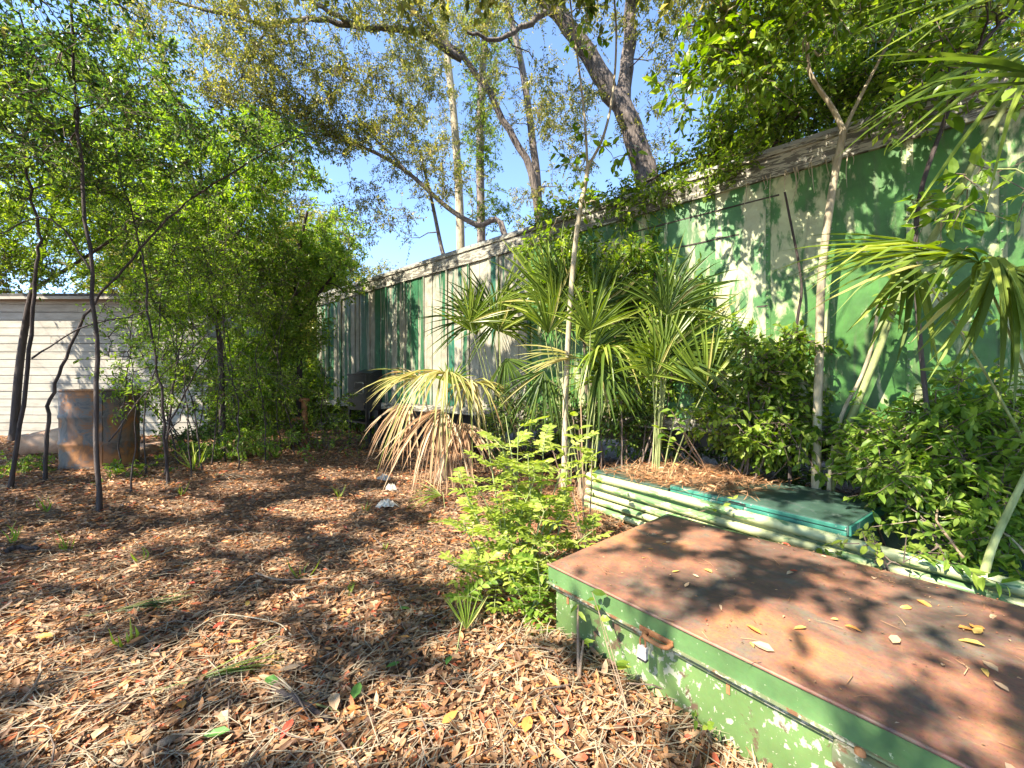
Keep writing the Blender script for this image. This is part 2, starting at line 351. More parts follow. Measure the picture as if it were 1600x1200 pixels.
# ---------------------------------------------------------------- box trailer
def tp(s, off, z): q = TO+TA*s+TN*off; return np.array([q[0], q[1], z])
TAX = np.array([[TA[0], TA[1], 0], [TN[0], TN[1], 0], [0, 0, 1]])
def tbox(s0, s1, o0, o1, z0, z1): return box(tp((s0+s1)/2, (o0+o1)/2, (z0+z1)/2), (abs(s1-s0)/2, abs(o1-o0)/2, abs(z1-z0)/2), TAX)
def trailer_panel_mat(name, green, bare, lo, stretch, rust_lo=.70):
    m, nt, bs, out = newmat(name)
    t = nt.nodes.new('ShaderNodeTexCoord'); oi = nt.nodes.new('ShaderNodeObjectInfo')
    ad = nt.nodes.new('ShaderNodeVectorMath'); ad.operation = 'MULTIPLY_ADD'
    nt.links.new(t.outputs['Object'], ad.inputs[0]); ad.inputs[1].default_value = stretch
    cx = nt.nodes.new('ShaderNodeCombineXYZ'); nt.links.new(math_n(nt, 'MULTIPLY', oi.outputs['Random'], 37.0), cx.inputs[0]); nt.links.new(cx.outputs[0], ad.inputs[2])
    v = ad.outputs[0]
    n1 = noise(nt, 2.2, 8, .62, v, .3); n2 = noise(nt, 5, 6, .6, t.outputs['Object'], .6); n3 = noise(nt, 40, 4, .6, t.outputs['Object']); n4 = noise(nt, 1.1, 7, .7, t.outputs['Object'], .3)
    f = math_n(nt, 'ADD', n1.outputs[0], math_n(nt, 'MULTIPLY', math_n(nt, 'SUBTRACT', oi.outputs['Random'], .5), .14))
    k = ramp(nt, f, [(lo, (0, 0, 0)), (lo+.07, (1, 1, 1))]).outputs[0]
    g = ramp(nt, n2.outputs[0], [(.3, tuple(x*.7 for x in green)), (.7, tuple(x*1.25 for x in green))]).outputs[0]
    b = ramp(nt, n2.outputs[0], [(.3, tuple(x*.6 for x in bare)), (.65, bare)]).outputs[0]
    c = mix(nt, k, g, b)
    n5 = noise(nt, 3.2, 8, .72, coords(nt, (1, 1, .5)), .8); c = mix(nt, ramp(nt, n5.outputs[0], [(.55, (0, 0, 0)), (.8, (.35, .35, .35))]).outputs[0], c, (.14, .15, .08))
    rk = ramp(nt, n4.outputs[0], [(rust_lo, (0, 0, 0)), (rust_lo+.05, (1, 1, 1))]).outputs[0]
    c = mix(nt, rk, c, (.30, .13, .06))
    # dirt streaks
    st = noise(nt, 7, 5, .7, coords(nt, (1, 1, .08))); sk = ramp(nt, st.outputs[0], [(.55, (0, 0, 0)), (.72, (1, 1, 1))]).outputs[0]
    c = mix(nt, math_n(nt, 'MULTIPLY', sk, .7), c, (.09, .08, .055))
    nt.links.new(c, bs.inputs['Base Color']); bs.inputs['Roughness'].default_value = .45; bs.inputs['Specular IOR Level'].default_value = .4
    h = math_n(nt, 'ADD', math_n(nt, 'MULTIPLY', n1.outputs[0], 1.5), math_n(nt, 'MULTIPLY', n3.outputs[0], .12)); bump(nt, h, bs, .35, .02)
    return m
M['panel'] = trailer_panel_mat('trailer_green_panel', (.045, .135, .024), (.42, .43, .23), .55, (2.6, 2.6, .9), .68)  # cream patches: worn paint, with sunlit areas put into the colour
M['panel_worn'] = trailer_panel_mat('trailer_worn_panel', (.05, .145, .04), (.42, .43, .26), .51, (3.0, 3.0, 1.0), .62)  # worn paint, made paler still to put the sunlit stretch into the colour
M['board'] = trailer_panel_mat('trailer_far_board', (.022, .095, .042), (.31, .28, .21), .47, (2.5, 2.5, .12), .74)
M['board_white'] = trailer_panel_mat('trailer_white_board', (.02, .10, .06), (.34, .315, .24), .40, (2, 2, .15), .70)
M['rail'] = paint_mat('flaking_rail', (.33, .31, .24), (.10, .09, .07), (.20, .10, .05), .50, .66, 12, (.35, .35, 2.2), .7, .3)
M['rivet'] = paint_mat('rivet_metal', (.17, .22, .13), (.2, .2, .16), (.25, .12, .06), .62, .62, 20)
M['black'] = paint_mat('sooty_metal', (.012, .012, .013), (.12, .12, .12), (.06, .03, .02), .66, .66, 25, rough=.35)
M['roofmetal'] = paint_mat('roof_metal', (.25, .25, .23), (.1, .1, .09), (.2, .1, .05), .58, .62, 8)
tr = thing('box_trailer', 'long derelict green box trailer with riveted panels and flaking pale top rail', 'trailer', tp(0, 0, 0))
OT = tp(0, 0, 0)
def tpart(name, parts, mat, parent=tr, smooth=False):
    return build(name, [(np.asarray(V)-OT, f) for V, f in parts], mat, parent, smooth)
tpart('inner_wall', [tbox(S0, S1, -.06, -.02, T_Z0, T_Z1)], M['panel'])
tpart('back_wall', [tbox(S0, S1, -2.44, -2.40, T_Z0, T_Z1)], M['panel'])
tpart('end_wall', [tbox(S1+.003, S1+.05, -2.44, -.02, T_Z0, T_Z1)], M['panel']); tpart('end_wall', [tbox(S0-.05, S0-.003, -2.44, -.02, T_Z0, T_Z1)], M['panel'])
tpart('roof', [tbox(S0-.04, S1+.04, -2.46, .03, T_Z1+.003, T_Z1+.05)], M['roofmetal'])
tpart('floor', [tbox(S0, S1, -2.39, -.07, T_Z0+.01, T_Z0+.10)], M['black'])
PW = .555
def panel_sheet(s0, s1, z0, z1, off, dent):
    nu, nv = 6, 14
    S = np.linspace(s0+.004, s1-.004, nu); Z = np.linspace(z0, z1, nv)
    V = []
    for z in Z:
        for s in S:
            e = math.sin(math.pi*(s-s0)/(s1-s0))*math.sin(math.pi*(z-z0)/(z1-z0))
            V.append(tp(s, off+dent*e*(.6+.6*math.sin(z*3.1+s0*5))+.004*math.sin(7*z+9*s), z))
    V = np.array(V); i = np.arange(nu*nv).reshape(nv, nu)
    Qf = np.stack([i[:-1, :-1], i[1:, :-1], i[1:, 1:], i[:-1, 1:]], -1).reshape(-1, 4)
    out = [(V, Qf)]
    # folded edge so that the sheet has a thickness
    for col in (0, nu-1):
        A = V[i[:, col]]; Bk = A-np.array([TN[0], TN[1], 0])*(off+.015)
        k = np.arange(nv); out.append((np.vstack([A, Bk]), np.stack([k[:-1], k[1:], k[1:]+nv, k[:-1]+nv], 1)))
    return out
def rivet_mesh(s, zs, off, r=.009):
    out = []
    a = np.arange(6)*math.pi/3
    for z in zs:
        ring = np.array([tp(s+r*math.cos(t), off, z+r*math.sin(t)) for t in a]); top = tp(s, off+.008, z)
        out.append((np.vstack([ring, top]), [(k, (k+1) % 6, 6) for k in range(6)]))
    return out
npan = int(round((3.33-S0)/PW))
for k in range(npan):
    s0 = S0+k*PW; s1 = s0+PW; mid = (s0+s1)/2
    m = M['panel_worn'] if (.0 < mid < 1.0 or mid < -2.3) else M['panel']
    tpart('wall_panel', panel_sheet(s0, s1, T_Z0+.10, T_Z1-.27, .006, R.uniform(-.012, .016)), m, smooth=True)
    seam = tpart('seam_strip', [tbox(s0-.022, s0+.022, -.018, .012, T_Z0+.10, T_Z1-.27)], M['panel_worn' if .3 < s0 < 1.2 else 'panel'])
    kind(tpart('rivet_row', rivet_mesh(s0+.008, np.arange(T_Z0+.16, T_Z1-.3, .075), .012), M['rivet'], seam), 'stuff')
for z in (2.0, 2.42, 2.75, 3.28, 3.62):      # long scuffs pressed into the skin as shallow beads
    a = R.uniform(-.6, .3); tpart('pressed_bead', [tbox(a, a+R.uniform(1.2, 2.2), -.01, .013, z-.008, z+.008)], M['bark_dark'])
s = S0+npan*PW; k = 0
while s < S1-.1:
    w = R.uniform(.19, .29); e = min(s+w, S1)
    m = M['board_white'] if (s < 6.0 or (7.0 < s < 7.5)) and R.random() < .8 else M['board']
    tpart('wall_board', panel_sheet(s, e, T_Z0+.10, T_Z1-.27, R.uniform(.002, .016), R.uniform(-.01, .012)), m, smooth=True)
    if k % 3 == 0: tpart('wall_post', [tbox(s-.025, s+.025, -.018, .034, T_Z0+.10, T_Z1-.27)], M['board'])
    s = e; k += 1
for a in np.arange(S0, S1, 2.59):
    b = min(a+2.585, S1)
    tpart('top_rail', [tbox(a, b, -.018, .030, T_Z1-.265, T_Z1)], M['rail'])
    tpart('rail_lip', [tbox(a, b, -.018, .052, T_Z1-.045, T_Z1-.002)], M['rail']); tpart('rail_lip', [tbox(a, b, -.018, .045, T_Z1-.285, T_Z1-.262)], M['rail'])
    tpart('bottom_rail', [tbox(a, b, -.018, .04, T_Z0-.05, T_Z0+.095)], M['rail'])
for s in np.arange(S0+.6, S1, 1.2): tpart('cross_member', [tbox(s-.04, s+.04, -2.38, -.08, T_Z0-.12, T_Z0-.002)], M['black'])
for o_ in (-.8, -1.6): tpart('chassis_beam', [tbox(S0+.1, S1-.1, o_-.05, o_+.05, T_Z0-.36, T_Z0-.122)], M['black'])
for o_ in (-.5, -1.9):
    lg = tpart('landing_leg', [tbox(8.6, 8.75, o_-.07, o_+.07, .0, T_Z0-.12)], M['black']); tpart('leg_shoe', [tbox(8.5, 8.85, o_-.14, o_+.14, .02, .06)], M['rail'], lg)
for s in (-3.6, -2.5):
    for o_ in (-.28, -2.1):
        c = tp(s, o_, .5); a = np.arange(24)*2*math.pi/24
        def ring(r, off): return np.array([c+np.array([TA[0]*r*math.cos(t)+TN[0]*off, TA[1]*r*math.cos(t)+TN[1]*off, r*math.sin(t)]) for t in a])
        prof = [(.28, -.12), (.46, -.13), (.5, -.08), (.5, .08), (.46, .13), (.28, .12), (.26, .05), (.08, .03)]
        V = np.concatenate([ring(r, f) for r, f in prof]); j = np.arange(24); jn = (j+1) % 24
        Qf = np.concatenate([np.stack([i*24+j, (i+1)*24+j, (i+1)*24+jn, i*24+jn], 1) for i in range(len(prof)-1)])
        tpart('wheel', [(V, Qf)], M['black'], smooth=True)

# ---------------------------------------------------------------- clapboard shed
M['siding'], nt, bs, _ = newmat('white_siding')
oi = nt.nodes.new('ShaderNodeObjectInfo'); n = noise(nt, 3, 8, .72, coords(nt, (.5, 1, 2))); n2 = noise(nt, 1.2, 4, .6)
c = ramp(nt, n.outputs[0], [(.28, (.13, .115, .09)), (.5, (.27, .245, .205)), (.72, (.38, .35, .30))]).outputs[0]
c = mix(nt, math_n(nt, 'MULTIPLY', n2.outputs[0], .35), c, (.30, .28, .20))
c = mix(nt, math_n(nt, 'MULTIPLY', oi.outputs['Random'], .22), c, (.35, .33, .29))
nt.links.new(c, bs.inputs['Base Color']); bs.inputs['Roughness'].default_value = .7; bump(nt, n.outputs[0], bs, .2, .004)
SX1 = -7.9; SX0 = -17.0; SY = 10.2
shed = thing('clapboard_shed', 'white clapboard shed wall behind the rusty drum', 'shed', (SX1, SY, .1))
def spart(name, parts, mat, parent=shed, smooth=False): return build(name, [(np.asarray(V)-np.array([SX1, SY, .1]), f) for V, f in parts], mat, parent, smooth)
spart('wall_core', [box(((SX0+SX1)/2, SY+1.3, 1.9), ((SX1-SX0)/2-.02, 1.24, 1.75))], M['black'])
z = .14; row = 0
while z < 3.66:
    h = .205; xs = [SX0, SX0+R.uniform(2, 3.5), SX0+R.uniform(4.5, 7.5), SX1-.06]
    for a, b in zip(xs[:-1], xs[1:]):
        dz = R.uniform(-.006, .006); t1 = .012+R.uniform(0, .005)
        dy = R.uniform(-.004, .004); q = .004
        V = np.array([[a, SY+.05, z+dz], [b-.006, SY+.05, z+dz], [b-.006, SY-t1-q+dy, z+dz], [a, SY-t1-q+dy, z+dz], [a, SY+.05, z+h-.013], [b-.006, SY+.05, z+h-.013], [b-.006, SY-t1+q+dy, z+h-.013], [a, SY-t1+q+dy, z+h-.013]])
        spart('clapboard', [(V, [(0, 1, 2, 3), (4, 7, 6, 5), (3, 2, 6, 7), (0, 4, 5, 1), (1, 5, 6, 2), (0, 3, 7, 4)])], M['siding'])
    V = np.array([[SX1-.03, SY+.06, z], [SX1-.03, SY+2.5, z], [SX1+.03, SY+2.5, z], [SX1+.03, SY+.06, z], [SX1-.03, SY+.06, z+h+.01], [SX1-.03, SY+2.5, z+h+.01], [SX1+.005, SY+2.5, z+h+.01], [SX1+.005, SY+.06, z+h+.01]])
    spart('clapboard', [(V, [(0, 1, 2, 3), (4, 7, 6, 5), (3, 2, 6, 7), (1, 5, 6, 2), (0, 3, 7, 4)])], M['siding'])
    z += h; row += 1
spart('corner_board', [box((SX1-.01, SY-.01, 1.95), (.055, .045, 1.85))], M['rail'])
M['tarroof'] = paint_mat('tar_roof', (.05, .047, .043), (.12, .11, .1), (.09, .06, .04), .6, .64, 14, rough=.95)
spart('roof', [box(((SX0+SX1)/2+.1, SY+1.2, 3.80), ((SX1-SX0)/2+.25, 1.5, .035))], M['tarroof']); spart('fascia', [box(((SX0+SX1)/2, SY-.28, 3.74), ((SX1-SX0)/2+.2, .018, .045))], M['siding'])
spart('outlet_box', [box((-8.25, SY-.06, 1.05), (.05, .04, .07))], M['rail'])

# ---------------------------------------------------------------- rusty drum and the log beside it
DB = G(158, 728)
M['drumrust'], nt, bs, _ = newmat('drum_rust')
v = coords(nt); n = noise(nt, 3.6, 9, .7, v, .8); n2 = noise(nt, 30, 5, .6, v); st = noise(nt, 7, 5, .6, coords(nt, (1, 1, .12)))
c = ramp(nt, n.outputs[0], [(.36, (.06, .055, .05)), (.46, (.12, .105, .09)), (.51, (.19, .085, .035)), (.62, (.36, .155, .05)), (.76, (.14, .065, .03))]).outputs[0]
c = mix(nt, ramp(nt, st.outputs[0], [(.55, (0, 0, 0)), (.72, (.7, .7, .7))]).outputs[0], c, (.30, .13, .055))
nt.links.new(c, bs.inputs['Base Color']); bs.inputs['Roughness'].default_value = .65; bs.inputs['Metallic'].default_value = 0.0; bump(nt, n2.outputs[0], bs, .25, .004)
DH = 120/F*DB[1]*1.0; DR = 44/F*DB[1]
drum = thing('rusty_drum', 'open-topped rusty orange and grey steel drum before the white clapboard wall', 'drum', DB)
prof = [(DR*.98, 0), (DR*1.015, .012), (DR*1.015, .035), (DR, .05)]
for hz in (.33, .66):
    prof += [(DR, DH*hz-.04), (DR*1.03, DH*hz-.015), (DR*1.03, DH*hz+.015), (DR, DH*hz+.04)]
prof += [(DR, DH-.04)]
build('body', [lathe(prof, 40)], M['drumrust'], drum, True)
build('inner_wall', [lathe([(DR-.012, DH-.03), (DR-.012, .06), (.01, .05)], 40)], M['drumrust'], drum, True)
a = np.linspace(0, 2*math.pi, 41); build('rim', tube(np.stack([DR*np.cos(a), DR*np.sin(a), np.full(41, DH-.02)], 1), .022, 6, False), M['drumrust'], drum, True)
vx = DR*math.cos(-.75); vy = DR*math.sin(-.75); build('weld_seam', [box((vx, vy, DH*.5), (.010, .010, DH*.47))], M['drumrust'], drum)
LB = G(35, 712); LE = G(120, 706); LB[2] += .17; LE[2] += .24; LE[0] += .3
M['logwood'] = rust_mat('hollow_log', [(.3, (.22, .11, .07)), (.5, (.46, .28, .18)), (.7, (.58, .42, .30))], 4)
lg = thing('hollow_log', 'tan hollow log lying behind the rusty drum, open end to the left', 'log', LB)
pts = spline([LB, LB*.6+LE*.4+[0, 0, .03], LE], 6)-LB
rs = np.linspace(.20, .27, len(pts))*(1+R.normal(0, .03, len(pts)))
build('bark', tube(pts, rs, 14, False), M['logwood'], lg, True); build('hollow', tube(pts[:6], rs[:6]-.035, 14), M['bark_dark'], lg)
RP = [G(225, 705), G(245, 702), G(212, 712)]
for q, lab in zip(RP, ('pinkish rubble lump just right of the rusty drum', 'brown rubble chunk behind the thin stems right of the drum', 'dark rubble chunk at the foot of the drum')):
    V, Fc = bevel_box((-.16, -.12, -.05), (.16, .13, .14), .05); V = V*(1+R.normal(0, .06, V.shape)); tag(build('rubble_lump', [(V, Fc)], M['logwood'], origin=None), lab, 'rubble', 'rubble beside the drum').location = q

# ---------------------------------------------------------------- black cabinet, rusty post
BC = G(576, 698); cab = thing('black_cabinet', 'sooty black metal cabinet with sloped hood and small window against the trailer', 'cabinet', BC, rz=math.atan2(TA[1], TA[0])+math.pi)
w, d_, hh = .42, .30, 1.95
V = np.array([[-w, -d_, .9], [w, -d_, .9], [w, d_, .9], [-w, d_, .9], [-w, -d_, 1.72], [w, -d_, 1.72], [w, d_, hh], [-w, d_, hh]])
build('body', [(V, [(0, 3, 2, 1), (4, 5, 6, 7), (0, 1, 5, 4), (1, 2, 6, 5), (2, 3, 7, 6), (3, 0, 4, 7)])], M['black'], cab)
build('hood', [box((0, -.01, 1.74), (w+.02, d_+.02, .02))], M['black'], cab)
wf = build('window_frame', [box((.12, -d_-.012, 1.42), (.2, .012, .14))], M['rail'], cab); build('pane', [box((.12, -d_-.026, 1.42), (.17, .004, .11))], M['black'], wf)
build('shelf', [box((0, 0, .62), (w+.06, d_+.02, .02))], M['black'], cab)
for sx in (-1, 1):
    for sy in (-1, 1): build('leg', [box((sx*(w-.03), sy*(d_-.03), .45), (.025, .025, .45))], M['black'], cab)
build('drawer', [box((0, -d_-.008, 1.03), (w*.85, .01, .08))], M['black'], cab)
M['rust'] = rust_mat('orange_rust', [(.3, (.10, .045, .025)), (.5, (.30, .12, .045)), (.7, (.46, .22, .08))], 6)
pb = G(476, 698); post = thing('rusty_post', 'rusted orange pipe post with flanged head among twigs near the trailer', 'post', pb)
build('pipe', [lathe([(.065, 0), (.065, .5), (.075, .52), (.065, .55), (.06, 1.0)], 14)], M['rust'], post, True); build('flange', [lathe([(.0, 1.10), (.09, 1.09), (.11, 1.07), (.11, 1.03), (.06, 1.0)], 14)], M['rust'], post, True); build('pipe_elbow', tube(spline([(0, 0, .6), (-.2, -.05, .62), (-.28, -.08, .4)], 4), .05, 8), M['rust'], post, True)

# ---------------------------------------------------------------- green steel chest
M['chest_green'] = paint_mat('chest_green', (.085, .145, .042), (.33, .34, .24), (.09, .055, .035), .595, .575, 23, (1, 1, .75), .5, .35)
M['lid_side'] = paint_mat('lid_green', (.075, .15, .048), (.30, .36, .22), (.17, .085, .04), .64, .66, 14, (1, 1, 1), .5, .3)
M['ledge'] = paint_mat('chest_ledge', (.13, .15, .075), (.36, .34, .25), (.15, .07, .035), .56, .53, 16, (1, 1, 1), .6, .3)
M['lidrust'], nt, bs, _ = newmat('lid_rust')
v = coords(nt); n = noise(nt, 1.8, 9, .66, v, .35); n2 = noise(nt, 55, 5, .65, v); n3 = noise(nt, 4.5, 6, .6, v, .8)
c = ramp(nt, n.outputs[0], [(.32, (.055, .04, .032)), (.44, (.14, .078, .055)), (.54, (.25, .115, .07)), (.68, (.38, .175, .08))]).outputs[0]
c = mix(nt, ramp(nt, n3.outputs[0], [(.50, (0, 0, 0)), (.68, (.75, .75, .75))]).outputs[0], c, (.125, .115, .085))
n6 = noise(nt, 120, 3, .7, v); pit = ramp(nt, n6.outputs[0], [(.60, (0, 0, 0)), (.68, (.55, .55, .55))]).outputs[0]
c = mix(nt, pit, c, (.05, .03, .024)); c = mix(nt, .45, c, n2.outputs['Color'], 'OVERLAY')
scr = noise(nt, 6, 6, .75, coords(nt, (1, 14, 1), rot=(0, 0, .3))); c = mix(nt, ramp(nt, scr.outputs[0], [(.62, (0, 0, 0)), (.70, (.4, .4, .4))]).outputs[0], c, (.30, .20, .15))
nt.links.new(c, bs.inputs['Base Color']); nt.links.new(ramp(nt, n3.outputs[0], [(.3, (.5,)*3), (.7, (.72,)*3)]).outputs[0], bs.inputs['Roughness']); bump(nt, n2.outputs[0], bs, .3, .003)
ch = thing('steel_chest', 'low green steel chest with chipped paint and a rusty brown lid', 'chest', (CO[0], CO[1], 0), rz=math.atan2(CU[1], CU[0]))
# local: x along CU, y along CV
build('body', [bevel_box((.03, .035, -.05), (C_L-.03, C_D-.03, .318), .006)], M['chest_green'], ch)
build('ledge', [bevel_box((.012, .012, .316), (C_L-.012, C_D-.012, .342), .005)], M['ledge'], ch)
build('lid_rim', [bevel_box((0, -.004, .350), (C_L, C_D, C_H-.004), .010)], M['lid_side'], ch)
nu, nv = 40, 26; U = np.linspace(.004, C_L-.004, nu); Vv = np.linspace(0, C_D-.004, nv)
A, B = np.meshgrid(U, Vv); Z = C_H+.0+.004*np.sin(2.3*A+1)*np.sin(3*B)-.003*np.exp(-((A-1)**2+(B-.6)**2)/.1)
Z = Z-np.where((A < .01) | (A > C_L-.01) | (B < .004) | (B > C_D-.01), .006, 0)
i = np.arange(nu*nv).reshape(nv, nu)
lidt = build('lid_top', [(np.stack([A, B, Z+.002], -1).reshape(-1, 3), np.stack([i[:-1, :-1], i[:-1, 1:], i[1:, 1:], i[1:, :-1]], -1).reshape(-1, 4))], M['lidrust'], ch, True)
build('lid_edge_roll', tube([(-.002, -.004, C_H-.004), (C_L+.002, -.004, C_H-.004)], .008, 8), M['lidrust'], ch, True)
build('lid_bottom_flange', [box((C_L/2, -.009, .356), (C_L/2, .007, .004))], M['ledge'], ch)
hs = build('hasp', [bevel_box((.62, -.010, .354), (.79, .002, .385), .004)], M['rust'], ch)
build('staple', tube(spline([(.66, -.006, .37), (.665, -.045, .372), (.70, -.05, .366), (.77, -.045, .366), (.785, -.01, .37)], 5), .010, 8), M['rust'], hs, True)
build('broken_latch', [bevel_box((1.36, -.05, .27), (1.50, .034, .345), .014), bevel_box((1.39, -.055, .22), (1.46, .03, .275), .01)], M['ledge'], ch); build('latch_rivet', [lathe([(0, .02), (.014, .014), (.016, 0)], 10, (1.43, -.02, .345))], M['rust'], ch, True)
for a_ in (.12, 1.0, 1.75): build('rust_run', [bevel_box((a_, .030, .26), (a_+.015, .0345, .318), .001)], M['rust'], ch)
def cw(x, y, z): q = CO+CU*x+CV*y; return np.array([q[0], q[1], z])
M['lockbody'] = paint_mat('padlock_metal', (.52, .46, .44), (.30, .26, .25), (.3, .17, .1), .6, .66, 60, rough=.35)
pl = thing('padlock', 'small pale padlock hanging from the hasp of the rusty chest', 'padlock', cw(.665, -.052, .30), rz=math.atan2(CU[1], CU[0]))
build('lock_body', [bevel_box((-.022, -.012, -.034), (.022, .012, .024), .005)], M['lockbody'], pl); build('bottom_plate', [bevel_box((-.023, -.013, -.042), (.023, .013, -.034), .002)], M['black'], pl)
build('shackle', tube(spline([(-.013, 0, .02), (-.013, 0, .052), (0, 0, .068), (.013, 0, .052), (.013, 0, .02)], 6), .0045, 8), M['rust'], pl, True)

# ---------------------------------------------------------------- ribbed bin with lid behind the chest
M['bin_green'] = paint_mat('bin_green', (.12, .22, .085), (.42, .45, .23), (.14, .09, .05), .47, .68, 5, (.35, .35, 1), .42, .3)
M['bin_dark'] = paint_mat('bin_dark', (.035, .075, .055), (.07, .10, .085), (.09, .06, .04), .58, .68, 9, rough=.42)
M['teal'] = paint_mat('bin_teal', (.03, .16, .115), (.28, .33, .27), (.15, .10, .06), .60, .66, 11, rough=.4)
bn = thing('ribbed_bin', 'low pale green metal bin with ribbed side behind the rusty lidded chest', 'bin', (BO[0], BO[1], 0), rz=math.atan2(BU[1], BU[0]))
BL = 4.4
build('side_wall', [box((BL/2, .065, .21), (BL/2, .012, .22))], M['bin_green'], bn); build('back_wall', [box((BL/2, 1.13, .2), (BL/2, .012, .2))], M['bin_dark'], bn)
build('end_wall', [box((.012, .60, .2), (.012, .52, .2))], M['bin_green'], bn); build('bottom', [box((BL/2, .60, .03), (BL/2-.02, .52, .01))], M['bin_dark'], bn); build('divider', [box((2.4, .60, .2), (.012, .52, .2))], M['bin_dark'], bn)
for i, (z, r, y) in enumerate([(.43, .042, .03), (.335, .036, .018), (.25, .034, .002), (.165, .034, -.014), (.08, .034, -.03)]):
    xs = np.linspace(-.03, BL, 24); build('rib', tube(np.stack([xs, y+.004*np.sin(2.1*xs+i), z+.005*np.sin(1.4*xs+i*2)], 1), r, 10), M['bin_green'], bn, True)
build('cover_sheet', [bevel_box((0, .09, .455), (1.02, 1.12, .485), .006)], M['bin_dark'], bn)
cv = build('raised_lid', [bevel_box((1.04, .085, .452), (2.46, 1.12, .535), .016)], M['bin_dark'], bn)
build('lid_front_strip', [bevel_box((1.05, .074, .497), (2.45, .086, .527), .004)], M['teal'], cv); build('lid_front_strip', [bevel_box((1.05, .076, .456), (2.45, .086, .488), .003)], M['teal'], cv)
build('lid_end_strip', [bevel_box((2.455, .10, .456), (2.472, 1.1, .527), .004)], M['teal'], cv)
build('handle_recess', [box((1.7, .072, .512), (.07, .004, .006))], M['black'], cv)
def bw(x, y, z): q = BO+BU*x+BV*y; return np.array([q[0], q[1], z])
n = 2600; a_ = R.beta(1.6, 1.4, n)*1.75; b_ = .11+R.random(n)*.98; hgt = .13*np.exp(-((a_-.9)/.75)**2)*np.exp(-((b_-.6)/.5)**2)
keep = R.random(n) < np.exp(-((a_-.85)/.8)**4); a_, b_, hgt = a_[keep], b_[keep], hgt[keep]; n = len(a_)
P = np.array([bw(x, y, .49+.05*(x > 1.04)) for x, y in zip(a_, b_)]); P[:, 2] += hgt*R.random(n)
D = nrm(np.c_[R.normal(size=(n, 2)), R.normal(0, .18, n)])
st_ = kind(build('pine_straw', [strips(P, D, np.tile([0, 0, 1.0], (n, 1)), R.uniform(.12, .28, n), .0028)], M['straw']), 'stuff')
st_['label'] = 'heap of orange pine straw on the bin lid'; st_['category'] = 'pine straw'
k = 500; i = R.integers(0, n, k); lv = kind(build('dead_leaf_heap', [leaves4(P[i]+[0, 0, .01], D[i], nrm(R.normal(0, .5, (k, 3))+[0, 0, 1]), R.uniform(.05, .09, k), R.uniform(.02, .035, k))], M['litter']), 'stuff')
lv['label'] = 'dead leaves mixed into the pine straw on the bin'; lv['category'] = 'leaves'

# ---------------------------------------------------------------- plants: general builder
TWR = [.0045]
def twigs_and_leaves(C, AX, nt_, nl, tl, L, Wd, droop=.25, four=False, filt=None, flat=.5, spread=1.0):
    n = len(C); C2 = np.repeat(C, nt_, 0); A2 = np.repeat(AX, nt_, 0); m = n*nt_
    D = nrm(A2*.5+R.normal(size=(m, 3))*spread*.8+[0, 0, .1]); tlen = tl*R.uniform(.5, 1.2, m)
    base = C2+R.normal(0, .25*tl, (m, 3))
    tip = base+D*tlen[:, None]; tip[:, 2] -= droop*tlen*.5
    # twigs as thin three-sided prisms
    S = nrm(np.cross(D, rand_dirs(m))); B = np.cross(D, S); r0 = TWR[0]
    if filt is not None:
        kt = filt(base*.5+tip*.5) & filt(tip); base, tip, D, S, B, C2 = base[kt], tip[kt], D[kt], S[kt], B[kt], C2[kt]; m = len(base)
    ring = [S, -.5*S+.87*B, -.5*S-.87*B]
    V = np.stack([C2*.7+base*.3+q*r0 for q in ring]+[tip+q*r0*.4 for q in ring], 1).reshape(-1, 3)
    bb = (np.arange(m)*6)[:, None]; Qd = (bb[:, :, None]+np.array([[0, 1, 4, 3], [1, 2, 5, 4], [2, 0, 3, 5]])[None]).reshape(-1, 4)
    t = (np.tile(np.arange(nl), m)+R.random(m*nl))/nl
    P = np.repeat(base, nl, 0)*(1-t)[:, None]+np.repeat(tip, nl, 0)*t[:, None]
    side = np.repeat(S, nl, 0)*np.where(np.tile(np.arange(nl), m) % 2, 1, -1)[:, None]
    LD = nrm(np.repeat(D, nl, 0)*.55+side*.8+R.normal(0, .35, (m*nl, 3))+[0, 0, -droop])
    LN = nrm(R.normal(0, flat, (m*nl, 3))+[0, 0, 1])
    if filt is not None:
        ok = filt(P) & filt(P+LD*L*.5) & filt(P+LD*L*1.05); P, LD, LN = P[ok], LD[ok], LN[ok]
    k = len(P); s = R.uniform(.6, 1.25, k)
    return (V, Qd), (leaves4 if four else leaves2)(P, LD, LN, L*s, Wd*s)
def ell(c, r, n):
    v = rand_dirs(n)*(R.random((n, 1))**.45); return np.asarray(c, float)+v*np.asarray(r, float)
